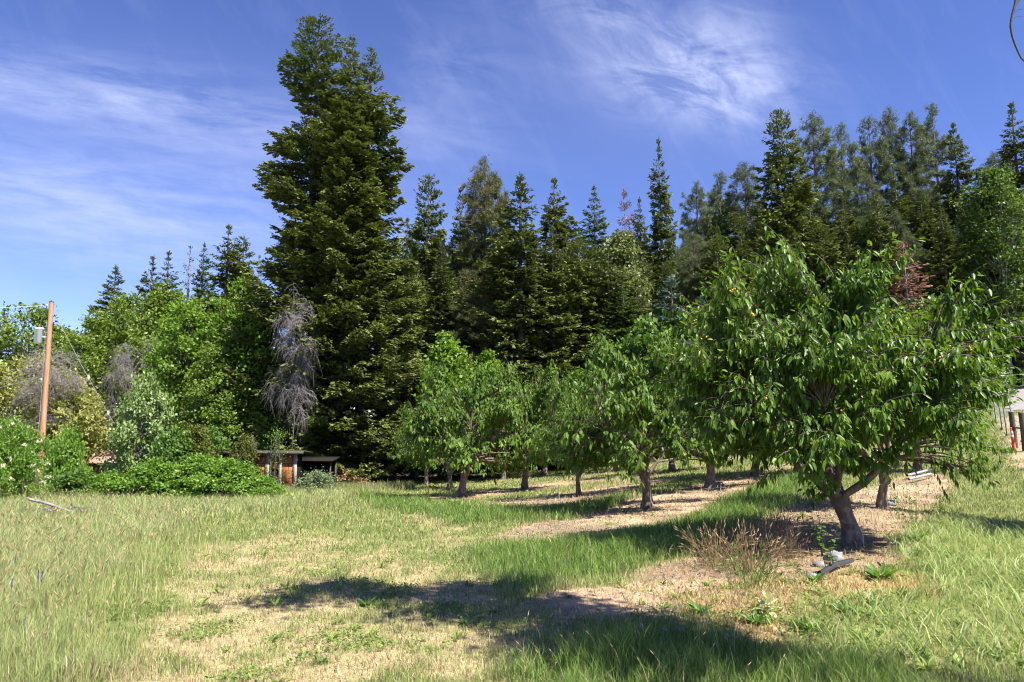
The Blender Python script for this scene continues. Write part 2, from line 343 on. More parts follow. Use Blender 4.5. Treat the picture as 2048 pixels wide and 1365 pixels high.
def zones(x, y):
    P = np.stack([x, y], 1); nz = (fbm(x * 1.3, y * 1.3, 21, 4) - .5); z = {}
    for k, (poly, s) in ZP.items():
        d = sdist(P, poly) + nz * s * 2.4
        z[k] = 1 - sstep(-s * .5, s * .5, d)
    f = fbm(x * 1.1, y * 1.1, 33, 5); f2 = fbm(x * 3.3, y * 3.3, 44, 3)
    z['n1'] = f; z['n2'] = f2
    # orchard rows continuing into the distance
    u = (x - 4.4) * -.84 + (y - 8.9) * .545
    far = sstep(18, 24, y) * (1 - sstep(38, 44, y)) * sstep(-.12, 0.0, x / np.maximum(y, 1)) * (1 - sstep(.55, .6, x / np.maximum(y, 1)))
    z['rowf'] = .45 * far * (1 - sstep(.7, 1.3, np.abs((u + 2.5) % 5.0 - 2.5) + nz * 1.5))
    z['soil'] = np.clip(np.maximum.reduce([z['row0'] * (1 - z['rust'] * .7), z['row1'], z['row2'], z['row3'], z['rowf']]), 0, 1)
    z['track2'] = z['track']
    z['dryness'] = np.clip(np.maximum(z['dry'] * (.32 + .68 * sstep(.38, .60, f * .45 + f2 * .55)), z['track'] * .6) + .25 * sstep(.45, .7, f2) * (1 - z['lush']), 0, 1)
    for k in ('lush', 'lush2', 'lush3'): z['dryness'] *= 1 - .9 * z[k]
    z['forest'] = np.clip(sstep(41, 47, y + nz * 4) * (1 - sstep(23, 27, x + 0 * y)) + sstep(62, 66, y), 0, 1)
    return z
def zcolor(x, y, z):
    def c(v): return np.array(v)[None]
    g = (c((.15, .19, .06)) * (1 - z['n1'][:, None]) + c((.24, .28, .10)) * z['n1'][:, None])
    def mixin(col, w): 
        nonlocal g
        g = g * (1 - w[:, None]) + c(col) * w[:, None]
    mixin((.46, .38, .22), z['dryness'] * .85)
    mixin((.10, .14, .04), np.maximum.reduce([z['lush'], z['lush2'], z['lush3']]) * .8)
    mixin((.16, .20, .075), z['meadow'] * .7)
    mixin((.30, .225, .15), z['soil'])
    mixin((.52, .39, .26), z['soil'] * sstep(.45, .62, z['n1']) * .8)
    mixin((.40, .30, .17), z['rust'] * .85)
    mixin((.26, .28, .10), z['flat'] * .7)
    mixin((.46, .36, .25), z['verge'])
    mixin((.09, .075, .05), z['forest'])
    return g

# terrain
def axis(lo, hi, a, b, fine, grow):
    v = list(np.arange(a, b, fine)); s = fine
    while v[-1] < hi: s *= grow; v.append(v[-1] + s)
    s = fine; w = []
    x = a
    while x > lo: s *= grow; x -= s; w.append(x)
    return np.array(w[::-1] + v)
gx = axis(-500, 500, -11, 13, .12, 1.12); gy = axis(-200, 600, 3, 24, .12, 1.07)
GX, GY = np.meshgrid(gx, gy); gxf, gyf = GX.ravel(), GY.ravel()
zz = zones(gxf, gyf); gz = ground(gxf, gyf)
nxn, nyn = len(gx), len(gy)
ii = (np.arange(nyn - 1)[:, None] * nxn + np.arange(nxn - 1)[None]).ravel()
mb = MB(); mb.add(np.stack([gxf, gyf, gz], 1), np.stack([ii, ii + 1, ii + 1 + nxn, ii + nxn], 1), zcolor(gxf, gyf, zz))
def ground_mat():
    m, N, L, n, out = mat_base('field_ground')
    at_ = n('ShaderNodeAttribute', attribute_name='tint'); tc = n('ShaderNodeTexCoord')
    n1 = n('ShaderNodeTexNoise'); n1.inputs['Scale'].default_value = 9; n1.inputs['Detail'].default_value = 10; n1.inputs['Roughness'].default_value = .75; L.new(tc.outputs['Object'], n1.inputs['Vector'])
    n2 = n('ShaderNodeTexNoise'); n2.inputs['Scale'].default_value = 45; n2.inputs['Detail'].default_value = 6; L.new(tc.outputs['Object'], n2.inputs['Vector'])
    r1 = n('ShaderNodeValToRGB'); L.new(n1.outputs[0], r1.inputs[0]); r1.color_ramp.elements[0].position = .3; r1.color_ramp.elements[1].position = .7
    r1.color_ramp.elements[0].color = (.55, .52, .50, 1); r1.color_ramp.elements[1].color = (1.25, 1.22, 1.18, 1)
    r2 = n('ShaderNodeValToRGB'); L.new(n2.outputs[0], r2.inputs[0]); r2.color_ramp.elements[0].position = .3; r2.color_ramp.elements[1].position = .65
    r2.color_ramp.elements[0].color = (.6, .58, .55, 1); r2.color_ramp.elements[1].color = (1.15, 1.15, 1.15, 1)
    a = n('ShaderNodeMix', data_type='RGBA', blend_type='MULTIPLY'); a.inputs['Factor'].default_value = 1; L.new(at_.outputs['Color'], a.inputs[6]); L.new(r1.outputs[0], a.inputs[7])
    b = n('ShaderNodeMix', data_type='RGBA', blend_type='MULTIPLY'); b.inputs['Factor'].default_value = 1; L.new(a.outputs[2], b.inputs[6]); L.new(r2.outputs[0], b.inputs[7])
    pb = n('ShaderNodeBsdfPrincipled'); L.new(b.outputs[2], pb.inputs['Base Color']); pb.inputs['Roughness'].default_value = .95; pb.inputs['Specular IOR Level'].default_value = .1
    bp = n('ShaderNodeBump'); bp.inputs['Strength'].default_value = .8; bp.inputs['Distance'].default_value = .03; L.new(n1.outputs[0], bp.inputs['Height']); L.new(bp.outputs[0], pb.inputs['Normal'])
    L.new(pb.outputs[0], out.inputs[0]); return m
tag(link('ground', mb.mesh('ground', ground_mat(), True)), kind='structure')

# gravel road on the right, beyond the fence: a sheet draped just above the terrain
road_px = [(1966, 792), (1990, 781), (2048, 775), (2160, 772), (2300, 790), (2300, 880), (2120, 862), (2048, 838), (2010, 822), (1984, 806)]
def draped(name, mat, poly, step=.5, lift=.03, col=None):
    lo = poly.min(0); hi = poly.max(0); X, Y = np.meshgrid(np.arange(lo[0], hi[0] + step, step), np.arange(lo[1], hi[1] + step, step))
    nx, ny = X.shape[1], X.shape[0]; x, y = X.ravel(), Y.ravel()
    d = sdist(np.stack([x, y], 1), poly) + (fbm(x * .8, y * .8, 70, 3) - .5) * .9
    ok = (d < .2).reshape(ny, nx); q = (ok[:-1, :-1] & ok[1:, :-1] & ok[:-1, 1:] & ok[1:, 1:]).ravel()
    i0 = (np.arange(ny - 1)[:, None] * nx + np.arange(nx - 1)[None]).ravel()[q]
    V = np.stack([x, y, ground(x, y) + lift], 1)
    m_ = MB(); m_.add(V, np.stack([i0, i0 + 1, i0 + 1 + nx, i0 + nx], 1), .5)
    return link(name, m_.mesh(name, mat, True))
road_w = np.array([[28.6, 39.5], [31, 37.5], [60, 37.5], [60, 62], [44, 63], [40, 60], [37.5, 55], [33, 47]])
tag(draped('gravel_road', plain('road_gravel', (.26, .24, .235), .95, var=.12, scale=3, spec=.1), road_w), kind='structure')

# ------------------------------------------------------------------ plant builders
def tri_fan_leaf(w=.36, fold=.05, droop=.14, seg=2):
    v = [(0, 0, 0)]; ys = [.3, .68] if seg == 2 else [.45]
    ws = [w * .5, w * .42] if seg == 2 else [w * .5]
    for y, ww in zip(ys, ws): z = -droop * y * y; v += [(-ww, y, z + fold), (0, y, z), (ww, y, z + fold)]
    v.append((0, 1, -droop))
    f = [(0, 2, 1), (0, 3, 2)]
    if seg == 2:
        f += [(1, 2, 5), (1, 5, 4), (2, 3, 6), (2, 6, 5), (4, 5, 7), (5, 6, 7)]
    else: f += [(1, 2, 4), (2, 3, 4)]
    return np.array(v, float), np.array(f)
LEAF = tri_fan_leaf(.32); LEAF_S = tri_fan_leaf(.40, .05, .1, 1)
DIAMOND = (np.array([(0, 0, 0), (-.36, .45, .06), (.36, .45, .06), (0, 1, -.05)], float), np.array([(0, 2, 1), (1, 2, 3)]))
def spray_tpl(n=7, seed=0, spread=.70, w=.095, up=.05):
    r = np.random.default_rng(seed); V = []; Ft = []
    for i in range(n):
        t = i / (n - 1); y0 = t * .62; side = (-1) ** i
        ang = side * (spread * (1 - t * .75)) + r.normal() * .1
        if i == n - 1: ang = 0
        L = .52 * (1 - .35 * t) + r.normal() * .04
        d = np.array([math.sin(ang), math.cos(ang), r.normal() * .16 + up - .12]); p = np.array([0, y0, -.06 * t])
        nn = np.array([math.cos(ang), -math.sin(ang), r.normal() * .5]); b = len(V)
        V += [p - nn * w * .4, p + nn * w * .4, p + d * L * .55 + nn * w, p + d * L * .55 - nn * w, p + d * L]
        Ft += [(b, b + 1, b + 2), (b, b + 2, b + 3), (b + 3, b + 2, b + 4)]
    return np.array(V), np.array(Ft)
SPRAYS = [spray_tpl(7, k) for k in range(3)]
SPRAYS_BIG = [spray_tpl(9, 10 + k, w=.07) for k in range(3)]
def tuft_tpl(n=15, seed=0, w=.036):
    r = np.random.default_rng(seed); V = []; Ft = []
    for i in range(n):
        d = r.normal(size=3); d[1] = abs(d[1]) * .9 + .1; d = d / np.linalg.norm(d); s = np.cross(d, r.normal(size=3)); s /= np.linalg.norm(s)
        b = len(V); L = r.uniform(.7, 1.1); V += [d * .1 - s * w, d * .1 + s * w, d * L + s * w * .5, d * L - s * w * .5]; Ft += [(b, b + 1, b + 2), (b, b + 2, b + 3)]
    return np.array(V), np.array(Ft)
TUFTS = [tuft_tpl(13, 20 + k) for k in range(3)]

def conifer(seed, H, Rb, prof, nb=330, z0=.06, size=.42, dens=15, kind='fir', templates=None, gaps=.0, lean=0.0, droop=.35, snags=10, trunk_r=None, rag=(.52, .92)):
    """returns crown MB, trunk MB"""
    global R
    R = np.random.default_rng(seed); tpl = templates or (TUFTS if kind == 'pine' else SPRAYS)
    t = np.sort(z0 + (1 - z0) * R.uniform(0, 1, nb) ** (.80 if kind != 'pine' else .70)); t = np.clip(t, z0, .995)
    wh = np.round(t * H / .55) * .55 / H; t = np.clip(t * .45 + wh * .55, z0, .995)
    az = R.uniform(0, 2 * np.pi, nb)
    cl = rag[0] + rag[1] * vnoise(az * 1.6, t * H * .42, seed) ; L = Rb * np.interp(t, prof[0], prof[1]) * cl * R.uniform(.78, 1.12, nb)
    if gaps > 0: keep = vnoise(az * 1.3 + 9, t * H * .5, seed + 5) > gaps; keep |= t > .93; t, az, L = t[keep], az[keep], L[keep]; nb = len(t)
    L = np.maximum(L, .16)
    out = np.stack([np.cos(az), np.sin(az), 0 * az], 1); side = np.stack([-np.sin(az), np.cos(az), 0 * az], 1)
    el = np.interp(t, [0, .35, .75, 1], [-.38, -.14, .18, .62] if kind != 'pine' else [-.05, .15, .45, .8]) + R.normal(size=nb) * .1
    cx = lean * t ** 1.5
    org = np.stack([cx, 0 * t, t * H], 1)
    def P(s, i): # points along branch
        z = np.tan(el[i]) * s * L[i] * .8 - droop * L[i] * .35 * np.sin(s * 2.6) * (1 - t[i]) + .22 * L[i] * s ** 3 * (1 - t[i])
        return org[i] + out[i] * (s * L[i])[:, None] + np.array([0, 0, 1]) * z[:, None]
    n_i = np.maximum(5, (L * dens).astype(int)); idx = np.repeat(np.arange(nb), n_i)
    s = (R.uniform(.0, 1, len(idx)) ** (.62 if kind != 'pine' else .30)) * .97 + .03
    p = P(s, idx)
    lat = R.uniform(-1, 1, len(idx)) * (.27 * L[idx] * (1.08 - s) ** .8 + .10) * (1.0 if kind != 'pine' else .8)
    p = p + side[idx] * lat[:, None] + np.array([0, 0, -1]) * (np.abs(lat) * .22 + R.uniform(-.06, .10, len(idx)))[:, None]
    if kind == 'pine':      # tufts gather in clumps round the twig ends
        q_ = np.minimum(((s - .03) / .97) * 6, 5.99).astype(int); key = idx * 6 + q_; u_, inv = np.unique(key, return_inverse=True); mean = np.stack([np.bincount(inv, p[:, j_]) / np.bincount(inv) for j_ in range(3)], 1)
        lat_c = R.uniform(-1, 1, len(u_)) * .45 * L[u_ // 6] * (1 - (u_ % 6) / 6.5)
        p = mean[inv] + side[idx] * lat_c[inv][:, None] + rnd(len(idx), .5) * np.array([.26, .26, .20])
    d = out[idx] * (.85) + side[idx] * (np.sign(lat) * np.minimum(np.abs(lat) * 1.6, .9))[:, None] + rnd(len(idx), .22)
    d[:, 2] += np.where(t[idx] > .9, .6, -.08) if kind != 'pine' else .8
    nn = np.array([0, 0, 1.0]) + rnd(len(idx), .32)
    X, Y, Z = frames(d, nn); S = size * R.uniform(.65, 1.25, len(idx)) * np.clip(.55 + L[idx] / Rb, .6, 1.1) * (1 - .35 * sstep(.8, .97, t[idx]))
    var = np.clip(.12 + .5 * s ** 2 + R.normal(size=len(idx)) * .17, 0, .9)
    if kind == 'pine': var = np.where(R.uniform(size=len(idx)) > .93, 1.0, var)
    cr = MB(); g = R.integers(0, len(tpl), len(idx))
    for k in range(len(tpl)):
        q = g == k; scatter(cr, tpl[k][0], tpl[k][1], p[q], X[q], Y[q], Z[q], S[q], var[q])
    # leader
    nl = 10; tt = np.linspace(.955, 1.0, nl); pl = np.stack([lean * tt ** 1.5, 0 * tt, tt * H], 1); dl = rnd(nl, .35) + np.array([0, 0, 1.0])
    X, Y, Z = frames(dl, rnd(nl)); scatter(cr, tpl[0][0], tpl[0][1], pl, X, Y, Z, np.full(nl, size * .8), np.full(nl, .5))
    tr = MB(); r0 = trunk_r or H * .0125 + .06; q = np.linspace(0, 1, 12); pt = np.stack([lean * q ** 1.5 + .0 * q, .03 * np.sin(q * 7), q * H * .985], 1)
    rr = r0 * (1 - q) ** .85 + .02; rr[0] *= 1.35; tubes(tr, pt, rr, 8)
    pick = np.arange(nb)[:: max(1, nb // 110)]; ss = np.linspace(0, .8, 5)
    paths = np.stack([P(np.full(len(pick), v), pick) for v in ss], 1); rad = (np.maximum(.018, L[pick] * .014))[:, None] * (1.15 - ss)[None]
    tubes(tr, paths, rad, 3)
    if snags:   # bare dead branches low on the stem
        m_ = snags; tz = R.uniform(.04, .62, m_); a = R.uniform(0, 6.28, m_); ln = R.uniform(.25, .85, m_) * Rb * .7; o_ = np.stack([np.cos(a), np.sin(a), 0 * a], 1)
        pa = np.stack([np.stack([lean * tz ** 1.5, 0 * tz, tz * H], 1) + o_ * (ln * v)[:, None] + np.array([0, 0, 1]) * (-.25 * ln * v * v)[:, None] for v in ss], 1)
        tubes(tr, pa, np.full((m_, 5), .025) * (1.2 - ss)[None], 3)
    return cr, tr

def broadleaf(seed, H, Rx, n_cl=170, per=80, leaf=.16, z0=.18, shape='dome', cl_r=.45, stems=1, tpl=DIAMOND, wood_r=None, up=.4, hang=0.0, blobs=None, twigs=True, spike=0.0):
    """crown of leaf clusters on a branching skeleton"""
    global R
    R = np.random.default_rng(seed)
    lo = z0 * H
    if blobs is None:
        a = R.uniform(0, 6.28, n_cl); u = R.uniform(0, 1, n_cl) ** .45; v = R.uniform(0, 1, n_cl)
        tz = v ** .85
        if shape == 'dome': rad = np.sqrt(np.clip(1 - (2 * tz - .75) ** 2 / 1.6, .03, 1))
        elif shape == 'cone': rad = np.clip(1.05 - tz, .08, 1) ** .7 * np.clip(tz * 6 + .35, 0, 1)
        elif shape == 'column': rad = np.clip(np.sqrt(np.clip(1 - (2 * tz - .9) ** 4, 0.03, 1)), .1, 1)
        else: rad = np.sqrt(np.clip(1 - tz ** 2, .04, 1))
        lob = .62 + .7 * vnoise(a * 1.5, tz * 4, seed)
        c = np.stack([np.cos(a) * rad * u * Rx * lob, np.sin(a) * rad * u * Rx * lob, lo + tz * (H - lo) * (.78 + .34 * vnoise(a * 1.6, u * 3, seed + 2))], 1)
    else:
        bb = np.array(blobs, float); w = bb[:, 3] * bb[:, 4]; w /= w.sum(); k = R.choice(len(bb), n_cl, p=w)
        dd = nrm(rnd(n_cl)) * (R.uniform(0, 1, n_cl) ** .4)[:, None]
        c = bb[k, :3] + dd * np.stack([bb[k, 3], bb[k, 3], bb[k, 4]], 1)
    n_cl = len(c); idx = np.repeat(np.arange(n_cl), per); n = len(idx)
    off = rnd(n) * np.array([1, 1, .62]) * cl_r * .5 * R.uniform(.6, 1.3, n_cl)[idx][:, None]
    if spike: off[:, 2] += np.abs(R.normal(size=n)) * spike * .5
    p = c[idx] + off
    ctr = np.array([0, 0, H * .45]); outw = nrm(c - ctr)
    d = outw[idx] * .5 + rnd(n, .7) + np.array([0, 0, -hang]); nn = rnd(n, .65) + np.array([0, 0, up + .2]) + outw[idx] * .5
    X, Y, Z = frames(d, nn); S = leaf * R.uniform(.6, 1.3, n)
    var = np.clip(R.normal(size=n) * .2 + .38 + (R.uniform(-.15, .15, n_cl))[idx], 0, 1)
    cr = MB(); scatter(cr, tpl[0], tpl[1], p, X, Y, Z, S, var)
    tr = MB(); r0 = wood_r or H * .014 + .02; q = np.linspace(0, 1, 7)
    tops = []
    for s in range(stems):
        a = s / max(stems, 1) * 6.28 + R.uniform(0, 1); sp = (Rx * .35 if stems > 1 else 0.0)
        top = np.array([math.cos(a) * sp, math.sin(a) * sp, H * R.uniform(.78, .9)]) ; base = np.array([math.cos(a), math.sin(a), 0]) * (.12 * stems ** .5 if stems > 1 else 0)
        path = base[None] * (1 - q)[:, None] + top[None] * q[:, None] + np.stack([np.sin(q * 5 + s) * .04 * H * .3, np.cos(q * 4 + s) * .03 * H * .3, 0 * q], 1)
        path[0] = base
        tubes(tr, path, r0 / max(1, stems ** .4) * (1 - q) ** .8 + .012, 7); tops.append(path)
    if twigs:
        T = np.stack(tops)
        for ci in range(0, n_cl, max(1, n_cl // 90)):
            s = int(R.integers(0, stems)); zc = c[ci, 2]; k = int(np.clip(np.searchsorted(T[s, :, 2], zc * .72), 1, 6)); b = T[s, k - 1] * .5 + T[s, k] * .5
            mid = (b + c[ci]) * .5 + np.array([0, 0, -.06 * Rx]); w_ = np.linspace(0, 1, 5)[:, None]
            pp = b * (1 - w_) ** 2 + 2 * mid * w_ * (1 - w_) + c[ci] * w_ ** 2
            tubes(tr, pp, r0 * .28 * (1 - np.linspace(0, 1, 5) * .75), 4)
    return cr, tr

def cherry(seed, H, Rx, n_t=240, shoots=5, spacing=.042, leaf=.125, zf=.82, tpl=LEAF, trunk_r=.16, limb_az=None, lean=(-.12, 0), top_pts=(), fruit=60, low=(1.0, 1.5), peak=(-.5, 0), lobes=None, shoot_r=.0045):
    global R
    R = np.random.default_rng(seed); tr = MB()
    ctr_x = -.12 if H > 4 else 0.0
    q = np.linspace(0, 1, 8)
    fork = np.array([lean[0], lean[1], zf]); base = np.zeros(3)
    path = base + (fork - base) * q[:, None] + np.stack([.02 * np.sin(q * 6), .02 * np.cos(q * 5), 0 * q], 1) - np.array([[.02 * 0, .02, 0]])
    rr = trunk_r * (1.0 - .22 * q + .10 * np.sin(q * 9)) ; rr[0] *= 1.28; rr[1] *= 1.08; rr[-1] *= 1.1
    tubes(tr, path, rr, 14)
    zs = R.uniform(-.1, .12, 8)
    nodes = []; noder = []
    az = limb_az if limb_az is not None else list(np.linspace(0, 6.28, 7)[:6] + R.uniform(-.3, .3, 6))
    for k, a in enumerate(az):
        a0, el, ln, r0 = (a if isinstance(a, tuple) else (a, R.uniform(.65, 1.0), R.uniform(.5, .7) * Rx, trunk_r * R.uniform(.36, .5)))
        o = np.array([math.cos(a0), math.sin(a0), 0]); w = np.linspace(0, 1, 9)
        z = ln * (math.tan(el) * w * .75 + .32 * w ** 2 * (1 if el < .9 else 0)) ; wig = np.array([-o[1], o[0], 0])
        pp = (fork + np.array([0, 0, R.uniform(-.14, .0)])) + o * (ln * w)[:, None] * (1 if el < .95 else .35) + np.array([0, 0, 1]) * z[:, None] + wig * (np.sin(w * 5 + k) * .07 * ln)[:, None]
        pp[:, 2] = np.minimum(pp[:, 2], H * (.62 + .04 * w))
        rad = r0 * (1 - w * .86) * (1 + .1 * np.sin(w * 23 + k)); tubes(tr, pp, rad, 8)
        nodes.append(pp[2:]); noder.append(rad[2:])
    nodes = np.concatenate(nodes); noder = np.concatenate(noder)
    # secondary branch targets, mostly near the crown's outside
    def env(r, a):
        pk = np.stack([r * np.cos(a) * Rx - peak[0], r * np.sin(a) * Rx - peak[1]], 1); pr = np.linalg.norm(pk, axis=1) / Rx
        top = H * (1 - .30 * np.clip(pr, 0, 1.4) ** 1.3) * (.80 + .36 * vnoise(a * 1.7 + 3, r * 3.2, seed))
        lf = .5 - .5 * np.cos(a - 0.2)     # 1 on the far side of +x
        bot = (low[0] * lf + low[1] * (1 - lf)) + .25 * (1 - r) - .1
        return bot, top
    a = R.uniform(0, 6.28, n_t); r = R.uniform(0, 1, n_t) ** .5; v = R.uniform(0, 1, n_t)
    sh = R.uniform(size=n_t); v = np.where(sh < .45, 1 - .16 * v, v); r = np.where((sh > .45) & (sh < .75), .8 + .2 * r, r)
    bot, top = env(r, a); rim = 1 - .22 * np.abs(v - .45) * 2
    rim = rim * (.86 + .28 * vnoise(a * 2.1, v * 4, seed + 4)) * np.where((v < .35) & (np.cos(a) > 0), .82 + .5 * v, 1.0)
    T = np.stack([ctr_x + r * Rx * np.cos(a) * rim, r * Rx * np.sin(a) * rim, bot + (top - .28 - bot) * v], 1)
    if lobes is not None:
        lb = np.array(lobes, float); w_ = lb[:, 3] * lb[:, 5]; w_ /= w_.sum(); k_ = R.choice(len(lb), n_t, p=w_)
        dd = nrm(rnd(n_t)) * (R.uniform(0, 1, n_t) ** .33)[:, None]; T = lb[k_, :3] + dd * lb[k_, 3:6] * .86
    if len(top_pts): T = np.concatenate([T, np.array(top_pts, float)])
    n_t = len(T)
    D = np.linalg.norm(T[:, None] - nodes[None], axis=2) + np.maximum(0, nodes[None, :, 2] - T[:, None, 2]) * 1.5
    k = D.argmin(1); B = nodes[k]; w = np.linspace(0, 1, 7); mid = (B + T) / 2 + np.array([0, 0, .26]) + rnd(n_t, .10)
    PP = B[:, None] * ((1 - w) ** 2)[None, :, None] + 2 * mid[:, None] * (w * (1 - w))[None, :, None] + T[:, None] * (w ** 2)[None, :, None]
    tubes(tr, PP, np.minimum(noder[k] * .8, .026)[:, None] * (1 - w * .72)[None], 5)
    # shoots
    si = np.repeat(np.arange(n_t), shoots); ns = len(si); sw = R.uniform(.35, 1, ns); sw[::shoots] = 1
    f = sw * 6; f0 = np.clip(f.astype(int), 0, 5); fr = (f - f0)[:, None]; S0 = PP[si, f0] * (1 - fr) + PP[si, f0 + 1] * fr
    rad = S0 * np.array([1, 1, 0]); rad = nrm(rad + 1e-6); bd = nrm(T[si] - B[si])
    sd = nrm(rad * .75 + bd * .35 + rnd(ns, .42) + np.array([0, 0, .45])); sl = R.uniform(.28, .62, ns) * (H / 3.9) ** .5
    sd = nrm(sd + np.array([0, 0, 1.1]) * sstep(.66, .82, S0[:, 2:3] / H)); sl = sl * (1 + .35 * sstep(.72, .85, S0[:, 2] / H))
    edge = np.linalg.norm(S0[:, :2], axis=1) / Rx; sl *= np.where(edge > .85, .75, 1)
    mm = 7; w2 = np.linspace(0, 1, mm)
    SP = S0[:, None] + sd[:, None] * (sl[:, None] * w2)[..., None] + np.array([0, 0, -1]) * (.30 * sl[:, None] * w2[None] ** 2)[..., None]
    wood2 = MB(); tubes(tr, SP, np.full((ns, 1), shoot_r) * (1.15 - .7 * w2)[None], 3)
    # leaves
    nlv = np.maximum(5, (sl / spacing).astype(int)); li = np.repeat(np.arange(ns), nlv); n = len(li)
    lw = R.uniform(.03, 1.0, n); g = lw * (mm - 1); g0 = np.clip(g.astype(int), 0, mm - 2); gr = (g - g0)[:, None]
    LP = SP[li, g0] * (1 - gr) + SP[li, g0 + 1] * gr; tang = nrm(SP[li, g0 + 1] - SP[li, g0])
    sidev = nrm(np.cross(tang, np.array([0, 0, 1.0])) + 1e-5) * np.where(np.arange(n) % 2 == 0, 1, -1)[:, None]
    d = tang * .38 + sidev * R.uniform(.15, .7, n)[:, None] + np.array([0, 0, -1.0]) * R.uniform(.6, 1.6, n)[:, None] + rnd(n, .16)
    endm = lw > .9; d[endm] = tang[endm] + rnd(int(endm.sum()), .3) + np.array([0, 0, -.25])
    nn = sidev * .5 + nrm(LP * np.array([1, 1, 0]) + 1e-6) * .6 + np.array([0, 0, .7]) + rnd(n, .35)
    X, Y, Z = frames(d, nn); LP = LP + Y * .022; S = leaf * R.uniform(.6, 1.2, n) * np.where(endm, .7, 1)
    var = np.clip(R.normal(size=n) * .17 + .33 + .30 * (lw > .85), 0, 1)
    cr = MB(); scatter(cr, tpl[0], tpl[1], LP, X, Y, Z, S, var)
    fm = None
    if fruit:
        fi = R.choice(ns, fruit, replace=False); cen = SP[fi, 1] + np.array([0, 0, -.05]); nper = R.integers(4, 11, fruit); fj = np.repeat(np.arange(fruit), nper)
        pc = cen[fj] + rnd(len(fj), .027); OV = np.array([(0, 0, 1), (.9, 0, .3), (0, .9, .3), (-.9, 0, .3), (0, -.9, .3), (.7, .7, -.45), (-.7, .7, -.45), (-.7, -.7, -.45), (.7, -.7, -.45), (0, 0, -1)], float)
        OF = np.array([(0, 1, 2), (0, 2, 3), (0, 3, 4), (0, 4, 1), (1, 5, 2), (2, 6, 3), (3, 7, 4), (4, 8, 1), (2, 5, 6), (3, 6, 7), (4, 7, 8), (1, 8, 5), (9, 6, 5), (9, 7, 6), (9, 8, 7), (9, 5, 8)])
        fm = MB(); X, Y, Z = frames(rnd(len(fj)), rnd(len(fj))); scatter(fm, OV, OF, pc, X, Y, Z, np.full(len(fj), .0145))
    return cr, tr, fm

PROTO = {}
def plant(key, make, loc, label, cat, name, group=None, rz=0.0, scale=(1, 1, 1), mats=None):
    """the first call builds the meshes; the next ones share them"""
    if key not in PROTO:
        parts = make(); PROTO[key] = [(pn, p.mesh(pn, m_, sm) , kd) for pn, p, m_, sm, kd in parts]
    if np.isscalar(scale): scale = (scale,) * 3
    root = thing(name, label, cat, tuple(loc), rz, group, scale)
    for pn, me, kd in PROTO[key]:
        o = link(pn, me, root)
        if mats and pn in mats:
            o.material_slots[0].link = 'OBJECT'; o.material_slots[0].material = mats[pn]
        if kd: o['kind'] = kd
    return root
def parts2(f, mat, bark, smooth=True):
    def g():
        c, t = f(); return [('crown', c, M[mat], False, None), ('trunk', t, M[bark], smooth, None)]
    return g
def top_place(px, d, py):
    """foot and height of a tree seen at column px, depth d, with its top at row py"""
    x = float(at(px, py, d)[0]); g = float(ground(x, d)); return (x, d, g - .05), at(px, py, d)[2] - g

# ------------------------------------------------------------------ cherry orchard
def hero():
    k = 8.9 / F; LB = [(1605, 572, 52, 85), (1742, 595, 34, 78), (1448, 605, 42, 66), (1535, 690, 105, 75), (1405, 735, 50, 70), (1470, 815, 85, 85), (1560, 870, 85, 62), (1700, 715, 105, 85), (1660, 815, 90, 55), (1835, 700, 75, 70), (1903, 635, 34, 62), (1925, 695, 50, 48), (1860, 780, 62, 56), (1780, 835, 75, 42), (1975, 655, 30, 24), (1600, 690, 80, 70), (1700, 640, 70, 60)]
    rr = np.random.default_rng(5); lobes = []
    for i, (a, b, ra, rb) in enumerate(LB):
        for dy in ((-.9, .1, 1.1) if ra > 70 else (-.5, .6)):
            dy = dy + rr.uniform(-.25, .25); lobes.append(((a - 1706) * k + rr.normal() * .07, dy, (1092 - b) * k + .12 + rr.normal() * .06 - .10 * (abs(dy) > .7), ra * k, .55, rb * k))
    TP = [((a - 1706) * k, rr.uniform(-.7, .5), (1092 - b) * k - .12) for a, b in ((1605, 500), (1612, 520), (1640, 515), (1585, 540), (1660, 540), (1752, 520), (1748, 545), (1730, 560), (1450, 548), (1430, 580), (1480, 560), (1418, 600), (1905, 570), (1900, 595), (1880, 605), (1935, 600), (2030, 618), (2000, 605), (2005, 650), (2010, 690), (1865, 625), (1820, 640), (1385, 640), (1350, 690), (1345, 730), (1375, 800), (1540, 590), (1700, 570), (1790, 620), (1510, 620))]
    c, t, f = cherry(101, 4.15, 1.95, n_t=680, shoots=5, lobes=lobes, spacing=.034, leaf=.128, zf=.72, trunk_r=.128, fruit=110, lean=(-.13, .02), low=(.80, 1.35), peak=(-.50, -.2),
        limb_az=[(3.3, .80, 1.25, .062), (2.5, .90, 1.1, .055), (1.9, 1.15, 2.6, .075), (.25, .55, 1.3, .055), (5.5, .75, 1.1, .05), (4.2, .85, 1.1, .05), (1.0, .85, 1.2, .05)],
        top_pts=TP + [(-.62, -.3, 3.75), (-.60, -.25, 3.6), (.35, -.3, 3.6), (.33, -.3, 3.45), (-1.7, -.5, 3.4), (-1.62, -.45, 3.25), (1.28, -.4, 3.3), (1.25, -.4, 3.15), (2.0, -.3, 2.95), (-.4, -.4, .85), (-.45, -.2, .75), (-.3, -.5, 1.15), (.1, -.6, 1.2), (.25, -.5, 1.3), (-.1, -.5, .95)])
    return [('crown', c, M['cherry'], False, None), ('trunk', t, M['bark_cherry'], True, None), ('fruit', f, M['cherries'], True, 'stuff')]
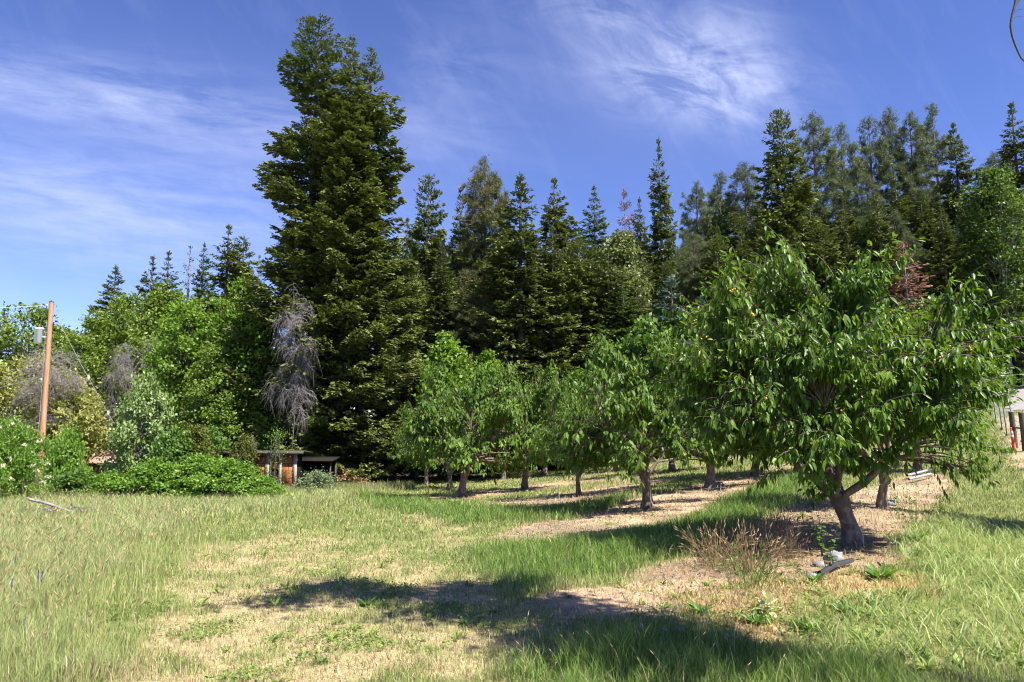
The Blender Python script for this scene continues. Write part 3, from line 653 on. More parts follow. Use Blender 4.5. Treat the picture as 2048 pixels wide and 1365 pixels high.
def mid_cherry(seed, lean=(-.08, 0)):
    def g():
        rr = np.random.default_rng(seed); lobes = [(0, 0, 2.35, 1.1, 1.1, .75)]
        for i in range(13):
            a = i * 2.4 + rr.uniform(-.4, .4); r_ = rr.uniform(.7, 1.75); lobes.append((r_ * math.cos(a), r_ * math.sin(a), rr.uniform(1.15, 2.75) - .25 * r_ + .2, rr.uniform(.45, .75), rr.uniform(.45, .75), rr.uniform(.4, .65)))
        for i in range(4): a = rr.uniform(0, 6.28); lobes.append((.9 * math.cos(a), .9 * math.sin(a), 2.95, .3, .3, .5))
        c, t, f = cherry(seed, 3.6, 2.1, n_t=300, shoots=5, lobes=lobes, shoot_r=.003, spacing=.044, leaf=.145, zf=.75, tpl=LEAF_S, trunk_r=.112, fruit=40, lean=lean, low=(.9, 1.0), peak=(-.2, 0))
        return [('crown', c, M['cherry_far'], False, None), ('trunk', t, M['bark_cherry'], True, None), ('fruit', f, M['cherries'], True, 'stuff')]
    return g
p = hit(1706, 1092)
plant('hero', hero, p - np.array([0, 0, .04]), 'largest and nearest cherry tree, thick pale trunk, clusters of yellow cherries', 'fruit tree', 'cherry_tree')
OG = 'cherry trees planted in orchard rows'
orch = [ # px, py of foot, row of top, proto, rz, width factor, label
    (1765, 1018, 665, 'a', 2.2, .82, 'cherry tree directly behind the largest one, pale trunk right of the thick trunk'),
    (1293, 1018, 700, 'b', .4, 1.0, 'second nearest cherry tree with straight trunk in the dry strip left of the largest one'),
    (1420, 976, 690, 'c', 1.2, 1.0, 'cherry tree with short forked trunk between the two nearest cherry trees'),
    (925, 994, 752, 'a', 3.6, 1.0, 'leftmost front cherry tree with trunk forked low like a V'),
    (1158, 992, 775, 'c', 4.1, .72, 'slender cherry tree with thin pale trunk left of the straight trunked tree'),
    (1050, 980, 745, 'b', 2.6, .85, 'cherry tree with small dark trunk in the gap right of the V forked one'),
    (898, 979, 800, 'c', .2, .9, 'cherry tree half hidden just behind the V forked one'),
    (853, 971, 815, 'b', 5.0, .9, 'cherry tree at the far left end of the orchard'),
    (1006, 960, 790, 'a', .9, .9, 'distant cherry tree seen between the V forked and small dark trunks'),
    (1090, 950, 780, 'c', 2.0, .9, 'distant cherry tree left of the slender pale trunk'),
    (1233, 944, 760, 'a', 5.2, .95, 'distant cherry tree just left of the straight trunked one'),
    (1345, 944, 740, 'b', 3.3, .95, 'distant cherry tree between straight trunk and short forked trunk'),
    (1510, 952, 700, 'a', 1.8, .95, 'distant cherry tree under the left skirt of the largest crown'),
    (1600, 948, 690, 'c', 3.0, .95, 'distant cherry tree hidden behind the largest crown, left of its trunk'),
    (1835, 945, 700, 'b', 1.0, .95, 'third cherry tree back in the row of the largest one, by grey pipes'),
    (1170, 934, 800, 'b', 1.4, .9, 'farthest cherry tree showing its stem above the slender pale trunk'),
]
for px, py, ty, k, rz, wf, lab in orch:
    p = hit(px, py); d = p[1]; hgt = at(px, ty, d)[2] - p[2]
    s = hgt / 3.25; plant('cherry_' + k, mid_cherry({'a': 201, 'b': 202, 'c': 203}[k], {'a': (-.05, 0), 'b': (.0, .02), 'c': (.06, .02)}[k]), p - np.array([0, 0, .04]), lab, 'fruit tree', 'cherry_tree', OG, rz, (s * wf, s * wf, s))
    print('cherry', px, [round(float(v), 2) for v in p], round(float(hgt), 2))

# ------------------------------------------------------------------ conifers
P_FIR = ([0, .1, .3, .55, .8, .93, 1], [.8, 1.0, 1.02, .82, .42, .17, .02])
P_NARROW = ([0, .15, .4, .7, .9, 1], [.8, 1, .85, .55, .22, .02])
P_PINE = ([0, .3, .4, .6, .85, 1], [.1, .45, .9, 1, .62, .12])
P_BLUNT = ([0, .15, .45, .7, .88, .96, 1], [.9, 1, .85, .64, .40, .24, .06])
# the big clump, left of centre: three old firs growing together
GIANT_G = 'old firs of the giant clump'
def giant(seed, H, Rb, prof, nb, lean=0, z0=.03, tr=.45): return lambda: conifer(seed, H, Rb, prof, nb=nb, z0=z0, size=.36, dens=27, rag=(.55, .80), templates=SPRAYS, droop=.55, snags=40, lean=lean, trunk_r=tr)
PB = ([0, .1, .25, .45, .6, .75, .88, .95, 1], [.66, .95, 1.0, .84, .58, .40, .36, .33, .12])
loc, h = top_place(638, 43, 42); plant('g1', parts2(giant(301, h, 4.7, PB, 620), 'fir', 'bark_fir'), loc, 'tallest fir of the giant clump, with a dark rounded top left of the other tips', 'fir tree', 'fir_tree', GIANT_G)
loc, h = top_place(704, 41, 74); plant('g2', parts2(giant(302, h, 3.9, ([0, .08, .25, .5, .7, .82, .93, 1], [.85, 1.05, 1.0, .78, .58, .34, .17, .03]), 650, tr=.5), 'fir_olive', 'bark_fir'), loc, 'pointed middle fir of the giant clump, its thick trunk standing beside the orange shed', 'fir tree', 'fir_tree', GIANT_G)
loc, h = top_place(742, 42.5, 96); plant('g3', parts2(giant(303, h, 4.0, ([0, .08, .2, .35, .5, .62, .72, .8, .87, .93, 1], [.9, 1.15, 1.1, .96, .66, .52, .62, .55, .28, .20, .04]), 650), 'fir_olive', 'bark_fir'), loc, 'rightmost fir of the giant clump, slim tip with long boughs reaching right', 'fir tree', 'fir_tree', GIANT_G)

def cp(kind):
    S = {
     'fir1': (lambda: conifer(401, 20, 3.2, P_FIR, 420, gaps=.08), 'fir', 'bark_fir'),
     'fir2': (lambda: conifer(402, 20, 3.0, P_FIR, 410, gaps=.14), 'fir_olive', 'bark_fir'),
     'fir3': (lambda: conifer(403, 20, 2.7, P_NARROW, 400, gaps=.10), 'fir', 'bark_fir'),
     'fir4': (lambda: conifer(404, 20, 3.4, P_BLUNT, 450, gaps=.08), 'fir_olive', 'bark_fir'),
     'fir5': (lambda: conifer(408, 20, 2.9, P_FIR, 420, gaps=.12, size=.38), 'fir_green', 'bark_fir'),
     'pine1': (lambda: conifer(405, 22, 2.9, P_PINE, 230, z0=.33, size=.36, dens=13, kind='pine', gaps=.36, droop=.1), 'pine', 'bark_pine'),
     'pine2': (lambda: conifer(406, 22, 2.6, P_PINE, 200, z0=.42, size=.36, dens=13, kind='pine', gaps=.42, droop=.1), 'pine', 'bark_pine'),
     'pine3': (lambda: conifer(407, 20, 2.9, ([0, .2, .5, .8, .92, 1], [.5, .9, 1, .6, .3, .05]), 280, z0=.2, size=.34, dens=14, kind='pine', gaps=.22, droop=.1), 'pine_brown', 'bark_pine'),
     'young': (lambda: conifer(409, 8, 2.2, ([0, .1, .5, .9, 1], [.9, 1, .62, .16, .02]), 190, size=.34, dens=13, snags=0), 'blue', 'bark_fir'),
     'dead': (lambda: conifer(410, 9, 2.5, ([0, .3, .6, .85, 1], [1, 1, .75, .35, .05]), 300, size=.24, dens=9, snags=20, trunk_r=.07, rag=(.5, .8)), 'red', 'twig'),
     'snag': (lambda: conifer(411, 16, 1.3, ([0, .4, .8, 1], [.6, 1, .7, .1]), 90, z0=.4, size=.25, dens=2.2, snags=30), 'fir_olive', 'twig'),
    }[kind]
    return parts2(*S)
PH = dict(fir1=20, fir2=20, fir3=20, fir4=20, fir5=20, pine1=22, pine2=22, pine3=20, young=8, dead=9, snag=16)
CG = 'conifers of the forest behind the orchard'
con = [ # px, top row, depth, proto, width factor, rz, label
    (10, 611, 75, 'fir3', 1.0, .3, 'dark fir at the extreme left edge with bare brown stem'),
    (40, 680, 90, 'fir1', .9, 1.3, 'short distant fir left of the utility pole'),
    (232, 527, 72, 'fir1', .95, .1, 'lone dark fir rising left of the left hand fir group, right of the utility pole'),
    (306, 507, 74, 'fir3', 1.05, 2.1, 'dark fir, left one of a close pair with pointed tips'),
    (338, 497, 76, 'fir3', 1.0, 4.1, 'dark fir, right one of a close pair with pointed tips'),
    (381, 486, 72, 'snag', 1.0, 1.1, 'thin half dead conifer with bare grey spire'),
    (409, 480, 70, 'fir5', .72, .7, 'slim bright green fir right of the bare grey spire'),
    (458, 444, 62, 'fir2', 1.0, 2.7, 'olive fir with twin looking tip just left of the giant clump'),
    (488, 468, 63, 'fir4', .7, 1.9, 'olive fir crowded behind the twin looking tip'),
    (518, 505, 70, 'snag', .9, 3.3, 'scrawny conifer spire touching the giant clump on its left'),
    (858, 344, 62, 'fir4', .85, 1.0, 'broad brownish green fir nearest right of the giant clump'),
    (815, 430, 66, 'fir2', .8, 3.0, 'low fir tip squeezed against the right side of the giant clump'),
    (921, 370, 66, 'fir3', .85, 3.2, 'narrow dark green fir left of the tall cone laden pine'),
    (970, 308, 60, 'pine3', .95, .5, 'tall pine speckled with tan cones, middle of the picture'),
    (1041, 344, 50, 'fir1', 1.1, 5.0, 'full olive fir with pale stem showing, right of the cone laden pine'),
    (1108, 351, 62, 'fir2', 1.05, 1.7, 'ragged topped fir right of the fir with the pale stem'),
    (1188, 366, 68, 'fir5', .95, 2.2, 'soft pointed greyish fir between ragged fir and red dead tree'),
    (1248, 374, 76, 'dead', .42, 1.0, 'dead conifer with rusty red needles standing on the skyline'),
    (1279, 391, 74, 'fir2', .7, 4.4, 'small fir just right of the red dead conifer on the skyline'),
    (1317, 273, 62, 'fir3', .80, .9, 'tall narrow fir with stepped boughs, alone against the sky'),
    (1392, 360, 76, 'pine1', .8, 2.0, 'blue green pine first right of the tall narrow fir'),
    (1440, 341, 78, 'pine2', .9, 1.1, 'blue green pine second right of the tall narrow fir'),
    (1489, 320, 74, 'pine1', 1.0, 4.0, 'soft blue green pine pressed left of the massive fir'),
    (1440, 384, 62, 'fir5', .85, .2, 'fresh green pointed fir standing before the blue green pines'),
    (1562, 216, 58, 'fir4', 1.0, 1.5, 'massive dark fir with blunt double top, right half of the picture'),
    (1624, 223, 72, 'pine1', 1.0, .4, 'tall grey green pine immediately right of the massive fir'),
    (1680, 244, 74, 'pine2', .8, 2.8, 'thin crowned pine with bare stem, second right of the massive fir'),
    (1736, 230, 78, 'pine2', .95, 5.1, 'open crowned pine, third right of the massive fir'),
    (1778, 210, 80, 'pine1', .72, 3.4, 'narrow pine with the left tip of the three highest pines'),
    (1818, 222, 79, 'pine1', .95, 1.9, 'wide bushy pine in the middle of the three highest pines'),
    (1863, 204, 82, 'pine2', .85, .6, 'airy pine with the right tip of the three highest pines'),
    (1906, 241, 66, 'fir1', .85, 2.6, 'dark pointed fir right of the three highest pines'),
    (1955, 330, 74, 'fir2', .8, 1.2, 'low dark fir in the dip left of the right edge fir'),
    (2022, 200, 60, 'fir3', 1.0, 3.9, 'dark fir with drooping boughs at the right edge'),
    (1988, 300, 78, 'pine1', .8, 4.9, 'pine top peeping left of the right edge fir'),
    (1722, 440, 60, 'fir4', .8, 3.7, 'dark fir behind the stems of the pines, above the largest cherry tree'),
    (1850, 400, 58, 'fir2', .9, 4.6, 'dark green fir left of the bright maple at the right'),
    (1342, 548, 46, 'young', .9, .5, 'young blue green spruce below the tall narrow fir'),
    (1402, 590, 47, 'young', .85, 2.5, 'smaller young blue green spruce right of the other one'),
    (1806, 478, 47, 'dead', .78, 2.0, 'dead young conifer with rusty red twigs above the largest cherry tree'),
    (1500, 480, 60, 'fir1', .8, 5.6, 'dark fir in the shade left of the massive fir'),
    (1160, 470, 52, 'fir4', .85, .9, 'low broad brownish fir below the ragged topped fir'),
    (1245, 560, 50, 'fir5', .9, 1.6, 'low broad grey green fir below the pale leaved tree'),
    (905, 540, 52, 'fir5', .8, 4.2, 'mid green fir below the narrow dark green fir'),
    (965, 560, 50, 'pine3', .8, 3.1, 'fuzzy young pine below the cone laden pine'),
    (1380, 480, 58, 'fir2', .75, 3.5, 'olive fir pressed right of the tall narrow fir'),
    (1640, 500, 57, 'fir3', .9, 2.9, 'dark narrow fir right of the foot of the massive fir'),
    (1965, 470, 54, 'fir1', .9, .8, 'shadowed fir behind the bright maple at the right'),
    (2075, 330, 64, 'fir2', 1.0, .8, 'fir cut by the right edge of the picture'),
    (885, 682, 44, 'young', .85, 3.9, 'small silvery blue spruce behind the bright maple left of the orchard'),
]
for px, ty, d, k, wf, rz, lab in con:
    ty += 7; loc, h = top_place(px, d, ty); s = h / PH[k]; w = 1.1 * wf * (1.0 if k not in ('young', 'dead') else s / wf * wf)
    if k in ('young', 'dead'): w = s * wf / .85
    nm = {'pine1': 'pine_tree', 'pine2': 'pine_tree', 'pine3': 'pine_tree', 'young': 'spruce_tree', 'dead': 'dead_conifer', 'snag': 'conifer_snag'}.get(k, 'fir_tree')
    cat = {'pine_tree': 'pine tree', 'spruce_tree': 'spruce tree', 'dead_conifer': 'dead tree', 'conifer_snag': 'conifer'}.get(nm, 'fir tree')
    plant(k, cp(k), loc, lab, cat, nm, CG, rz, (w, w, s))
# filler trees deeper in the forest, mostly hidden by those in front
rf = random.Random(4)
ANCH = [(10, 'the extreme left fir'), (110, 'the utility pole'), (232, 'the lone dark fir'), (322, 'the close pair of firs'), (381, 'the bare grey spire'), (458, 'the twin tipped fir'), (858, 'the brownish fir beside the giant clump'), (921, 'the narrow dark green fir'), (970, 'the cone laden pine'), (1041, 'the fir with the pale stem'), (1108, 'the ragged topped fir'), (1188, 'the soft greyish fir'), (1248, 'the red dead tree'), (1317, 'the tall narrow fir'), (1392, 'the first blue green pine'), (1440, 'the fresh green fir'), (1500, 'the shaded fir by the massive one'), (1562, 'the massive fir'), (1624, 'the tall grey green pine'), (1680, 'the thin crowned pine'), (1736, 'the open crowned pine'), (1778, 'the left of the three highest pines'), (1818, 'the wide bushy pine'), (1863, 'the airy pine'), (1906, 'the dark pointed fir'), (1955, 'the low fir in the dip'), (2022, 'the right edge fir'), (2100, 'the fir cut by the right edge')]
used_l = set()
def fill_label(px, row, k):
    kind = 'pine' if 'pine' in k else 'fir'
    for ax, an in sorted(ANCH, key=lambda q_: abs(q_[0] - px)):
        lab = 'shaded %s of the %s rank, just %s of %s' % (kind, ['first', 'second', 'third', 'fourth'][row], 'left' if px < ax else 'right', an)
        if lab not in used_l: used_l.add(lab); return lab
nfill = 0
for row, (d0, lowtop) in enumerate([(53, 105), (60, 65), (68, 40), (78, 22)]):
    px = -40 + row * 17
    while px < 2120:
        sky = np.interp(px, [-40, 60, 150, 230, 330, 450, 530, 560, 800, 860, 1000, 1100, 1200, 1290, 1380, 1500, 1700, 1900, 2050, 2200], [720, 720, 700, 620, 600, 560, 560, 300, 470, 430, 440, 430, 470, 470, 440, 400, 340, 360, 380, 380])
        if px < 520 or px > 800:
            ty = sky + lowtop * rf.uniform(.2, 1.3); d = d0 + rf.uniform(-2.5, 2.5)
            loc, h = top_place(px, d, ty); k = rf.choice(['fir1', 'fir2', 'fir3', 'fir4', 'fir5', 'fir2'] + (['pine1', 'pine2'] if px > 1350 else []))
            if h > 3:
                s = h / PH[k]; w = min(1.1, max(.55, s ** .6)) * rf.uniform(.85, 1.1)
                side = 'left of the giant clump' if px < 540 else ('between the giant clump and the massive fir' if px < 1480 else 'right of the massive fir')
                plant(k, cp(k), loc, fill_label(px, row, k), 'pine tree' if 'pine' in k else 'fir tree', 'pine_tree' if 'pine' in k else 'fir_tree',
                      'background conifers filling the forest %s' % side, rf.uniform(0, 6.28), (w, w, s)); nfill += 1
        px += rf.uniform(44, 66)
print('fill', nfill)

# ------------------------------------------------------------------ broad-leaved trees and shrubs
def bl(key, H, Rx, mat, bark, **kw): return parts2(lambda: broadleaf(abs(hash(key)) % 1000 if False else sum(map(ord, key)), H, Rx, **kw), mat, bark)
def tree(key, px, ty, d, H, Rx, mat, bark, label, cat, name, group=None, rz=0, wf=1.0, **kw):
    loc, h = top_place(px, d, ty); s = h / H
    return plant(key, bl(key, H, Rx, mat, bark, **kw), loc, label, cat, name, group, rz, (s * wf, s * wf, s), mats={'crown': M[mat]})
DG = 'broad leaved trees at the left wood edge'
tree('poplar', 70, 610, 60, 10, 2.6, 'decid', 'bark_grey', 'wispy broad leaved tree behind the utility pole transformer', 'tree', 'broadleaf_tree', DG, n_cl=110, per=60, leaf=.22, cl_r=.7)
tree('poplar2', 122, 655, 62, 10, 2.4, 'decid', 'bark_grey', 'round green tree immediately right of the pole top', 'tree', 'broadleaf_tree', DG, n_cl=190, per=70, leaf=.2, cl_r=.6)
tree('aspen', 205, 640, 56, 10, 2.9, 'decid', 'bark_grey', 'dense green tree below the lone dark fir', 'tree', 'broadleaf_tree', DG, shape='cone', n_cl=260, per=80, leaf=.18, cl_r=.6)
tree('aspen2', 255, 590, 58, 11, 2.4, 'decid', 'bark_grey', 'tall light green tree right of the lone dark fir', 'tree', 'broadleaf_tree', DG, shape='column', n_cl=220, per=80, leaf=.18, cl_r=.6)
tree('aspen', 330, 585, 55, 10, 2.9, 'decid', 'bark_grey', 'light green tree in front of the close pair of firs', 'tree', 'broadleaf_tree', DG, rz=2.5)
tree('aspen2', 160, 670, 54, 11, 2.4, 'decid', 'bark_grey', 'leafy green tree between utility pole and dense green tree', 'tree', 'broadleaf_tree', DG, rz=1.5, wf=1.2)
tree('poplar2', 290, 680, 50, 10, 2.4, 'decid', 'bark_grey', 'shaded green tree behind the white leaved sapling', 'tree', 'broadleaf_tree', DG, rz=1.5)
tree('alder', 395, 612, 43, 9.5, 3.0, 'decid_b', 'bark_dark', 'tall multi stemmed green tree above the shed roof, its left crown', 'tree', 'alder_tree', DG, n_cl=260, per=85, leaf=.17, cl_r=.6, stems=3, z0=.12)
tree('alder2', 485, 570, 42, 10.5, 2.5, 'decid_b', 'bark_dark', 'tallest bright green tree directly left of the giant fir clump', 'tree', 'alder_tree', DG, n_cl=290, per=85, leaf=.17, cl_r=.55, stems=3, z0=.12, shape='column')
tree('alder', 440, 700, 40.5, 9.5, 3.0, 'decid', 'bark_dark', 'lower green tree with dark stems just behind the shed', 'tree', 'alder_tree', DG, rz=2.0, wf=1.1)
tree('willow', 60, 735, 44, 6, 3.0, 'willow', 'bark_grey', 'yellowish willow with bare grey boughs behind the pole on the left', 'tree', 'willow_tree', 'yellowish willows behind the pole', n_cl=200, per=75, leaf=.2, cl_r=.65, stems=4, z0=.2)
tree('willow', 140, 765, 43, 6, 3.0, 'willow', 'bark_grey', 'yellowish willow bush right of the utility pole', 'tree', 'willow_tree', 'yellowish willows behind the pole', rz=2.1, wf=.9)
tree('willow', -20, 745, 43, 6, 3.0, 'willow', 'bark_grey', 'yellowish willow cut by the left edge of the picture', 'tree', 'willow_tree', 'yellowish willows behind the pole', rz=4.1, wf=.9)
# right of the giant clump
tree('maple', 897, 690, 42, 7.0, 2.6, 'decid_b', 'bark_dark', 'bright green maple rising behind the left end of the orchard', 'tree', 'maple_tree', n_cl=230, per=85, leaf=.2, cl_r=.55, shape='cone', z0=.1)
tree('maple', 975, 725, 43, 7.0, 2.6, 'decid_b', 'bark_dark', 'lower bright green maple right of the taller bright maple', 'tree', 'maple_tree', rz=2.3, wf=1.0)
tree('russet', 828, 715, 44, 6, 1.8, 'olive', 'bark_dark', 'reddish tinged shrubby tree squeezed between giant clump and bright maple', 'tree', 'broadleaf_tree', n_cl=90, per=70, leaf=.17, cl_r=.5)
tree('silver', 1240, 478, 55, 12, 3.0, 'decid_pale', 'bark_grey', 'pale silvery leaved tree among the conifers, centre right', 'tree', 'broadleaf_tree', n_cl=260, per=80, leaf=.2, cl_r=.7, shape='cone', z0=.1)
tree('birch', 1985, 348, 50, 14, 2.3, 'decid_dim', 'bark_grey', 'tall bright green maple in front of the firs at the right', 'tree', 'maple_tree', n_cl=230, per=80, leaf=.2, cl_r=.65, shape='column', z0=.22, wood_r=.12)
tree('birch', 2040, 470, 53, 14, 2.3, 'decid_dim', 'bark_grey', 'bright green tree at the right edge below the maple', 'tree', 'maple_tree', rz=2)
UG = 'bright undergrowth trees under the conifers'
for px, ty, d, lab in [(1300, 640, 46, 'bright undergrowth bush left of the young spruces'), (1440, 620, 47, 'bright undergrowth bush right of the young spruces'), (1500, 650, 46, 'bright undergrowth bush above the left shoulder of the largest cherry tree'),
                       (1760, 610, 46, 'bright undergrowth bush left of the red dead young conifer'), (1870, 600, 46, 'bright undergrowth bush right of the red dead young conifer'), (1170, 740, 47, 'undergrowth bush below the low broad brownish fir'), (1950, 690, 47, 'undergrowth bush behind the right side of the largest cherry crown')]:
    tree('under', px, ty, d, 5, 2.2, 'shrub_dark', 'bark_dark', lab, 'bush', 'undergrowth_bush', UG, rz=px, n_cl=110, per=70, leaf=.2, cl_r=.6, stems=3, z0=.02)
# shrubs along the left meadow edge
def shrub(key, px, ty, py, H, Rx, mat, label, name='shrub', cat='shrub', group=None, rz=0, wf=1.0, d=None, **kw):
    p = hit(px, py); d = d or p[1]; x = float(at(px, py, d)[0]); g = float(ground(x, d)); h = at(px, ty, d)[2] - g; s = h / H
    kw.setdefault('stems', 4); kw.setdefault('z0', .0); kw.setdefault('shape', 'half')
    return plant(key, bl(key, H, Rx, mat, 'bark_dark', **kw), (x, d, g - .03), label, cat, name, group, rz, (s * wf, s * wf, s), mats={'crown': M[mat]})
SG = 'shrubs along the meadow edge'
def elder():
    c, t = broadleaf(77, 2.8, 2.4, n_cl=300, per=70, leaf=.13, cl_r=.42, stems=5, z0=.0, shape='half', tpl=LEAF_S)
    fb = MB(); rr = np.random.default_rng(3); n = 60; a = rr.uniform(0, 6.28, n); v = rr.uniform(.15, 1, n); r = np.sqrt(1 - v * v * .92)
    cc = np.stack([np.cos(a) * r * 2.3, np.sin(a) * r * 2.3, v * 2.75], 1)
    idx = np.repeat(np.arange(n), 22); th = rr.uniform(0, 6.28, len(idx)); q = np.sqrt(rr.uniform(0, 1, len(idx))) * .15
    pp = cc[idx] + np.stack([np.cos(th) * q, np.sin(th) * q, rr.uniform(-.01, .02, len(idx)) + .03], 1)
    tip = nrm(cc[idx] - np.array([0, 0, 1.0])) * .05; pp += tip
    global R; R = rr
    X, Y, Z = frames(rnd(len(idx)), rnd(len(idx), .4) + np.array([0, 0, 1])); scatter(fb, DIAMOND[0], DIAMOND[1], pp, X, Y, Z, np.full(len(idx), .085), rr.uniform(0, 1, len(idx)))
    return [('foliage', c, M['shrub'], False, None), ('stem', t, M['bark_dark'], True, None), ('blossom', fb, M['flower'], False, 'stuff')]
p = hit(0, 1008); h = at(0, 845, p[1])[2] - p[2]; s = h / 2.8
plant('elder', elder, p, 'elder bush covered in creamy white flower heads at the left edge', 'shrub', 'elder_bush', None, 0, (s * .62, s * .62, s))
shrub('rasp', 150, 945, 1000, 1.6, 1.4, 'shrub_dark', 'dark green shrub below the brown metal roof', group=SG, n_cl=150, per=70, leaf=.12, cl_r=.35, wf=1.25)
shrub('rasp', 128, 868, 985, 1.6, 1.4, 'shrub', 'leafy shrub just right of the foot of the utility pole', group=SG, rz=2, wf=.42)
shrub('rasp', 215, 948, 1000, 1.6, 1.4, 'shrub', 'low green shrub left of the white leaved sapling', group=SG, rz=1, wf=1.1)
def wpop(): 
    c, t = broadleaf(88, 4, 1.7, n_cl=170, per=70, leaf=.17, cl_r=.45, stems=3, z0=.02, shape='dome'); return [('crown', c, M['white_leaf'], False, None), ('trunk', t, M['bark_grey'], True, None)]
p = hit(280, 990); h = at(280, 772, 30)[2] - ground(-16, 30); x = float(at(286, 900, 30)[0])
plant('wpop', wpop, (x, 30, float(ground(x, 30))), 'young poplar with silvery white upper leaves, left of the tall green trees', 'tree', 'poplar_sapling', None, 0, (h / 4 * .62, h / 4 * .62, h / 4))
shrub('hazel', 350, 870, 990, 2.2, 1.7, 'shrub_dark', 'dark shrub right of the white leaved sapling', group=SG, n_cl=190, per=50, leaf=.13, cl_r=.3, wf=.75, spike=.15)
shrub('hazel', 300, 925, 1000, 2.2, 1.7, 'shrub', 'bright green shrub beneath the white leaved sapling', group=SG, rz=2.2, wf=1.5)
shrub('hazel', 395, 918, 1000, 2.2, 1.7, 'shrub', 'bright green shrub left of the shed front', group=SG, rz=3.2, wf=1.35)
shrub('hazel', 462, 925, 1000, 2.2, 1.7, 'shrub', 'bright green shrub against the cream corner of the shed', group=SG, rz=4.4, wf=1.4)
shrub('juniper', 385, 862, 985, 3, 1.0, 'olive', 'olive green juniper in front of the shed roof corner', name='juniper_bush', group=SG, n_cl=130, per=70, leaf=.1, cl_r=.3, wf=1.2, spike=.3, d=29.0)
shrub('juniper', 484, 880, 978, 3, 1.0, 'olive', 'olive green juniper hanging over the shed roof', name='juniper_bush', group=SG, rz=2, wf=1.0, spike=.3, d=29.9)
shrub('sagebr', 632, 950, 985, 1.0, 1.0, 'sage', 'grey green low brush right of the orange shed', group=SG, n_cl=90, per=60, leaf=.1, cl_r=.3, wf=1.2, spike=.3)
shrub('strawbr', 690, 950, 972, .8, 1.0, 'dry_weed', 'straw coloured dry brush under the giant fir clump', group=SG, n_cl=60, per=60, leaf=.12, cl_r=.3, wf=1.6, spike=.4)
shrub('vine', 548, 850, 978, 3.4, 1.0, 'shrub', 'leafy creeper covered bush climbing over the orange shed front', group=SG, n_cl=34, per=26, leaf=.09, cl_r=.6, wf=.65, z0=.12, d=30.0, shape='column')
shrub('hazel', 530, 955, 1000, 2.2, 1.7, 'shrub', 'small bright shrub in front of the orange shed wall', group=SG, rz=5.2, wf=1.3)
shrub('hazel', 415, 868, 992, 2.2, 1.7, 'shrub_dark', 'tall dark shrub hiding the left half of the shed roof', group=SG, rz=0.7, wf=.8, d=31.5)

# bare twiggy trees
def bare(seed, H, Rx, n1=22, n2=11, n3=9, droop=.38, r=.04):
    def g():
        rr = np.random.default_rng(seed); mb_ = MB(); q = np.linspace(0, 1, 8)
        main = np.stack([.25 * np.sin(q * 3), .1 * np.cos(q * 4), q * H], 1); tubes(mb_, main, r * (1 - q * .8), 6)
        def kids(P, n, L, up, rad, dr, lo=.3):
            N, m_, _ = P.shape; i = np.repeat(np.arange(N), n); k = rr.uniform(lo, 1, len(i)) * (m_ - 1); k0 = np.clip(k.astype(int), 0, m_ - 2); f = (k - k0)[:, None]
            B = P[i, k0] * (1 - f) + P[i, k0 + 1] * f; d = nrm(nrm(P[i, -1] - P[i, 0]) * .5 + rr.normal(size=(len(i), 3)) * np.array([.8, .8, .45]) + np.array([0, 0, up])); ln = L * rr.uniform(.5, 1.2, len(i))
            w = np.linspace(0, 1, 6); Q = B[:, None] + d[:, None] * (ln[:, None] * w)[..., None] + np.array([0, 0, -1]) * (dr * ln[:, None] * w[None] ** 2)[..., None] + rr.normal(size=(len(i), 6, 3)) * .02 * L * w[None, :, None]
            tubes(mb_, Q, np.full((len(i), 1), rad) * (1.2 - w * .8)[None], 3); return Q
        a = kids(main[None], n1, Rx, .35, r * .4, droop * .4, .42); b = kids(a, n2, Rx * .55, .0, r * .2, droop); kids(b, n3, Rx * .3, -.1, r * .15, droop * 1.2)
        return [('branches', mb_, M['twig'], False, 'stuff')]
    return g
for px, ty, d, s0, lab, wf in [(592, 640, 38, 1, 'bare grey purple twiggy dead tree between bright green tree and giant clump', .50), (265, 700, 48, 2, 'grey leafless treetop in front of the light green trees', .6), (95, 715, 41, 3, 'bare grey branches arching over the yellowish willow', 1.0), (505, 880, 31.6, 4, 'dead shrub with pale twigs leaning on the shed', .35)]:
    loc, h = top_place(px, d, ty); s = h / 7.5
    plant('bare%d' % s0, bare(500 + s0, 7.0, 2.3, r=.045), loc, lab, 'dead tree', 'bare_tree', None, s0, (s * wf, s * wf, s))

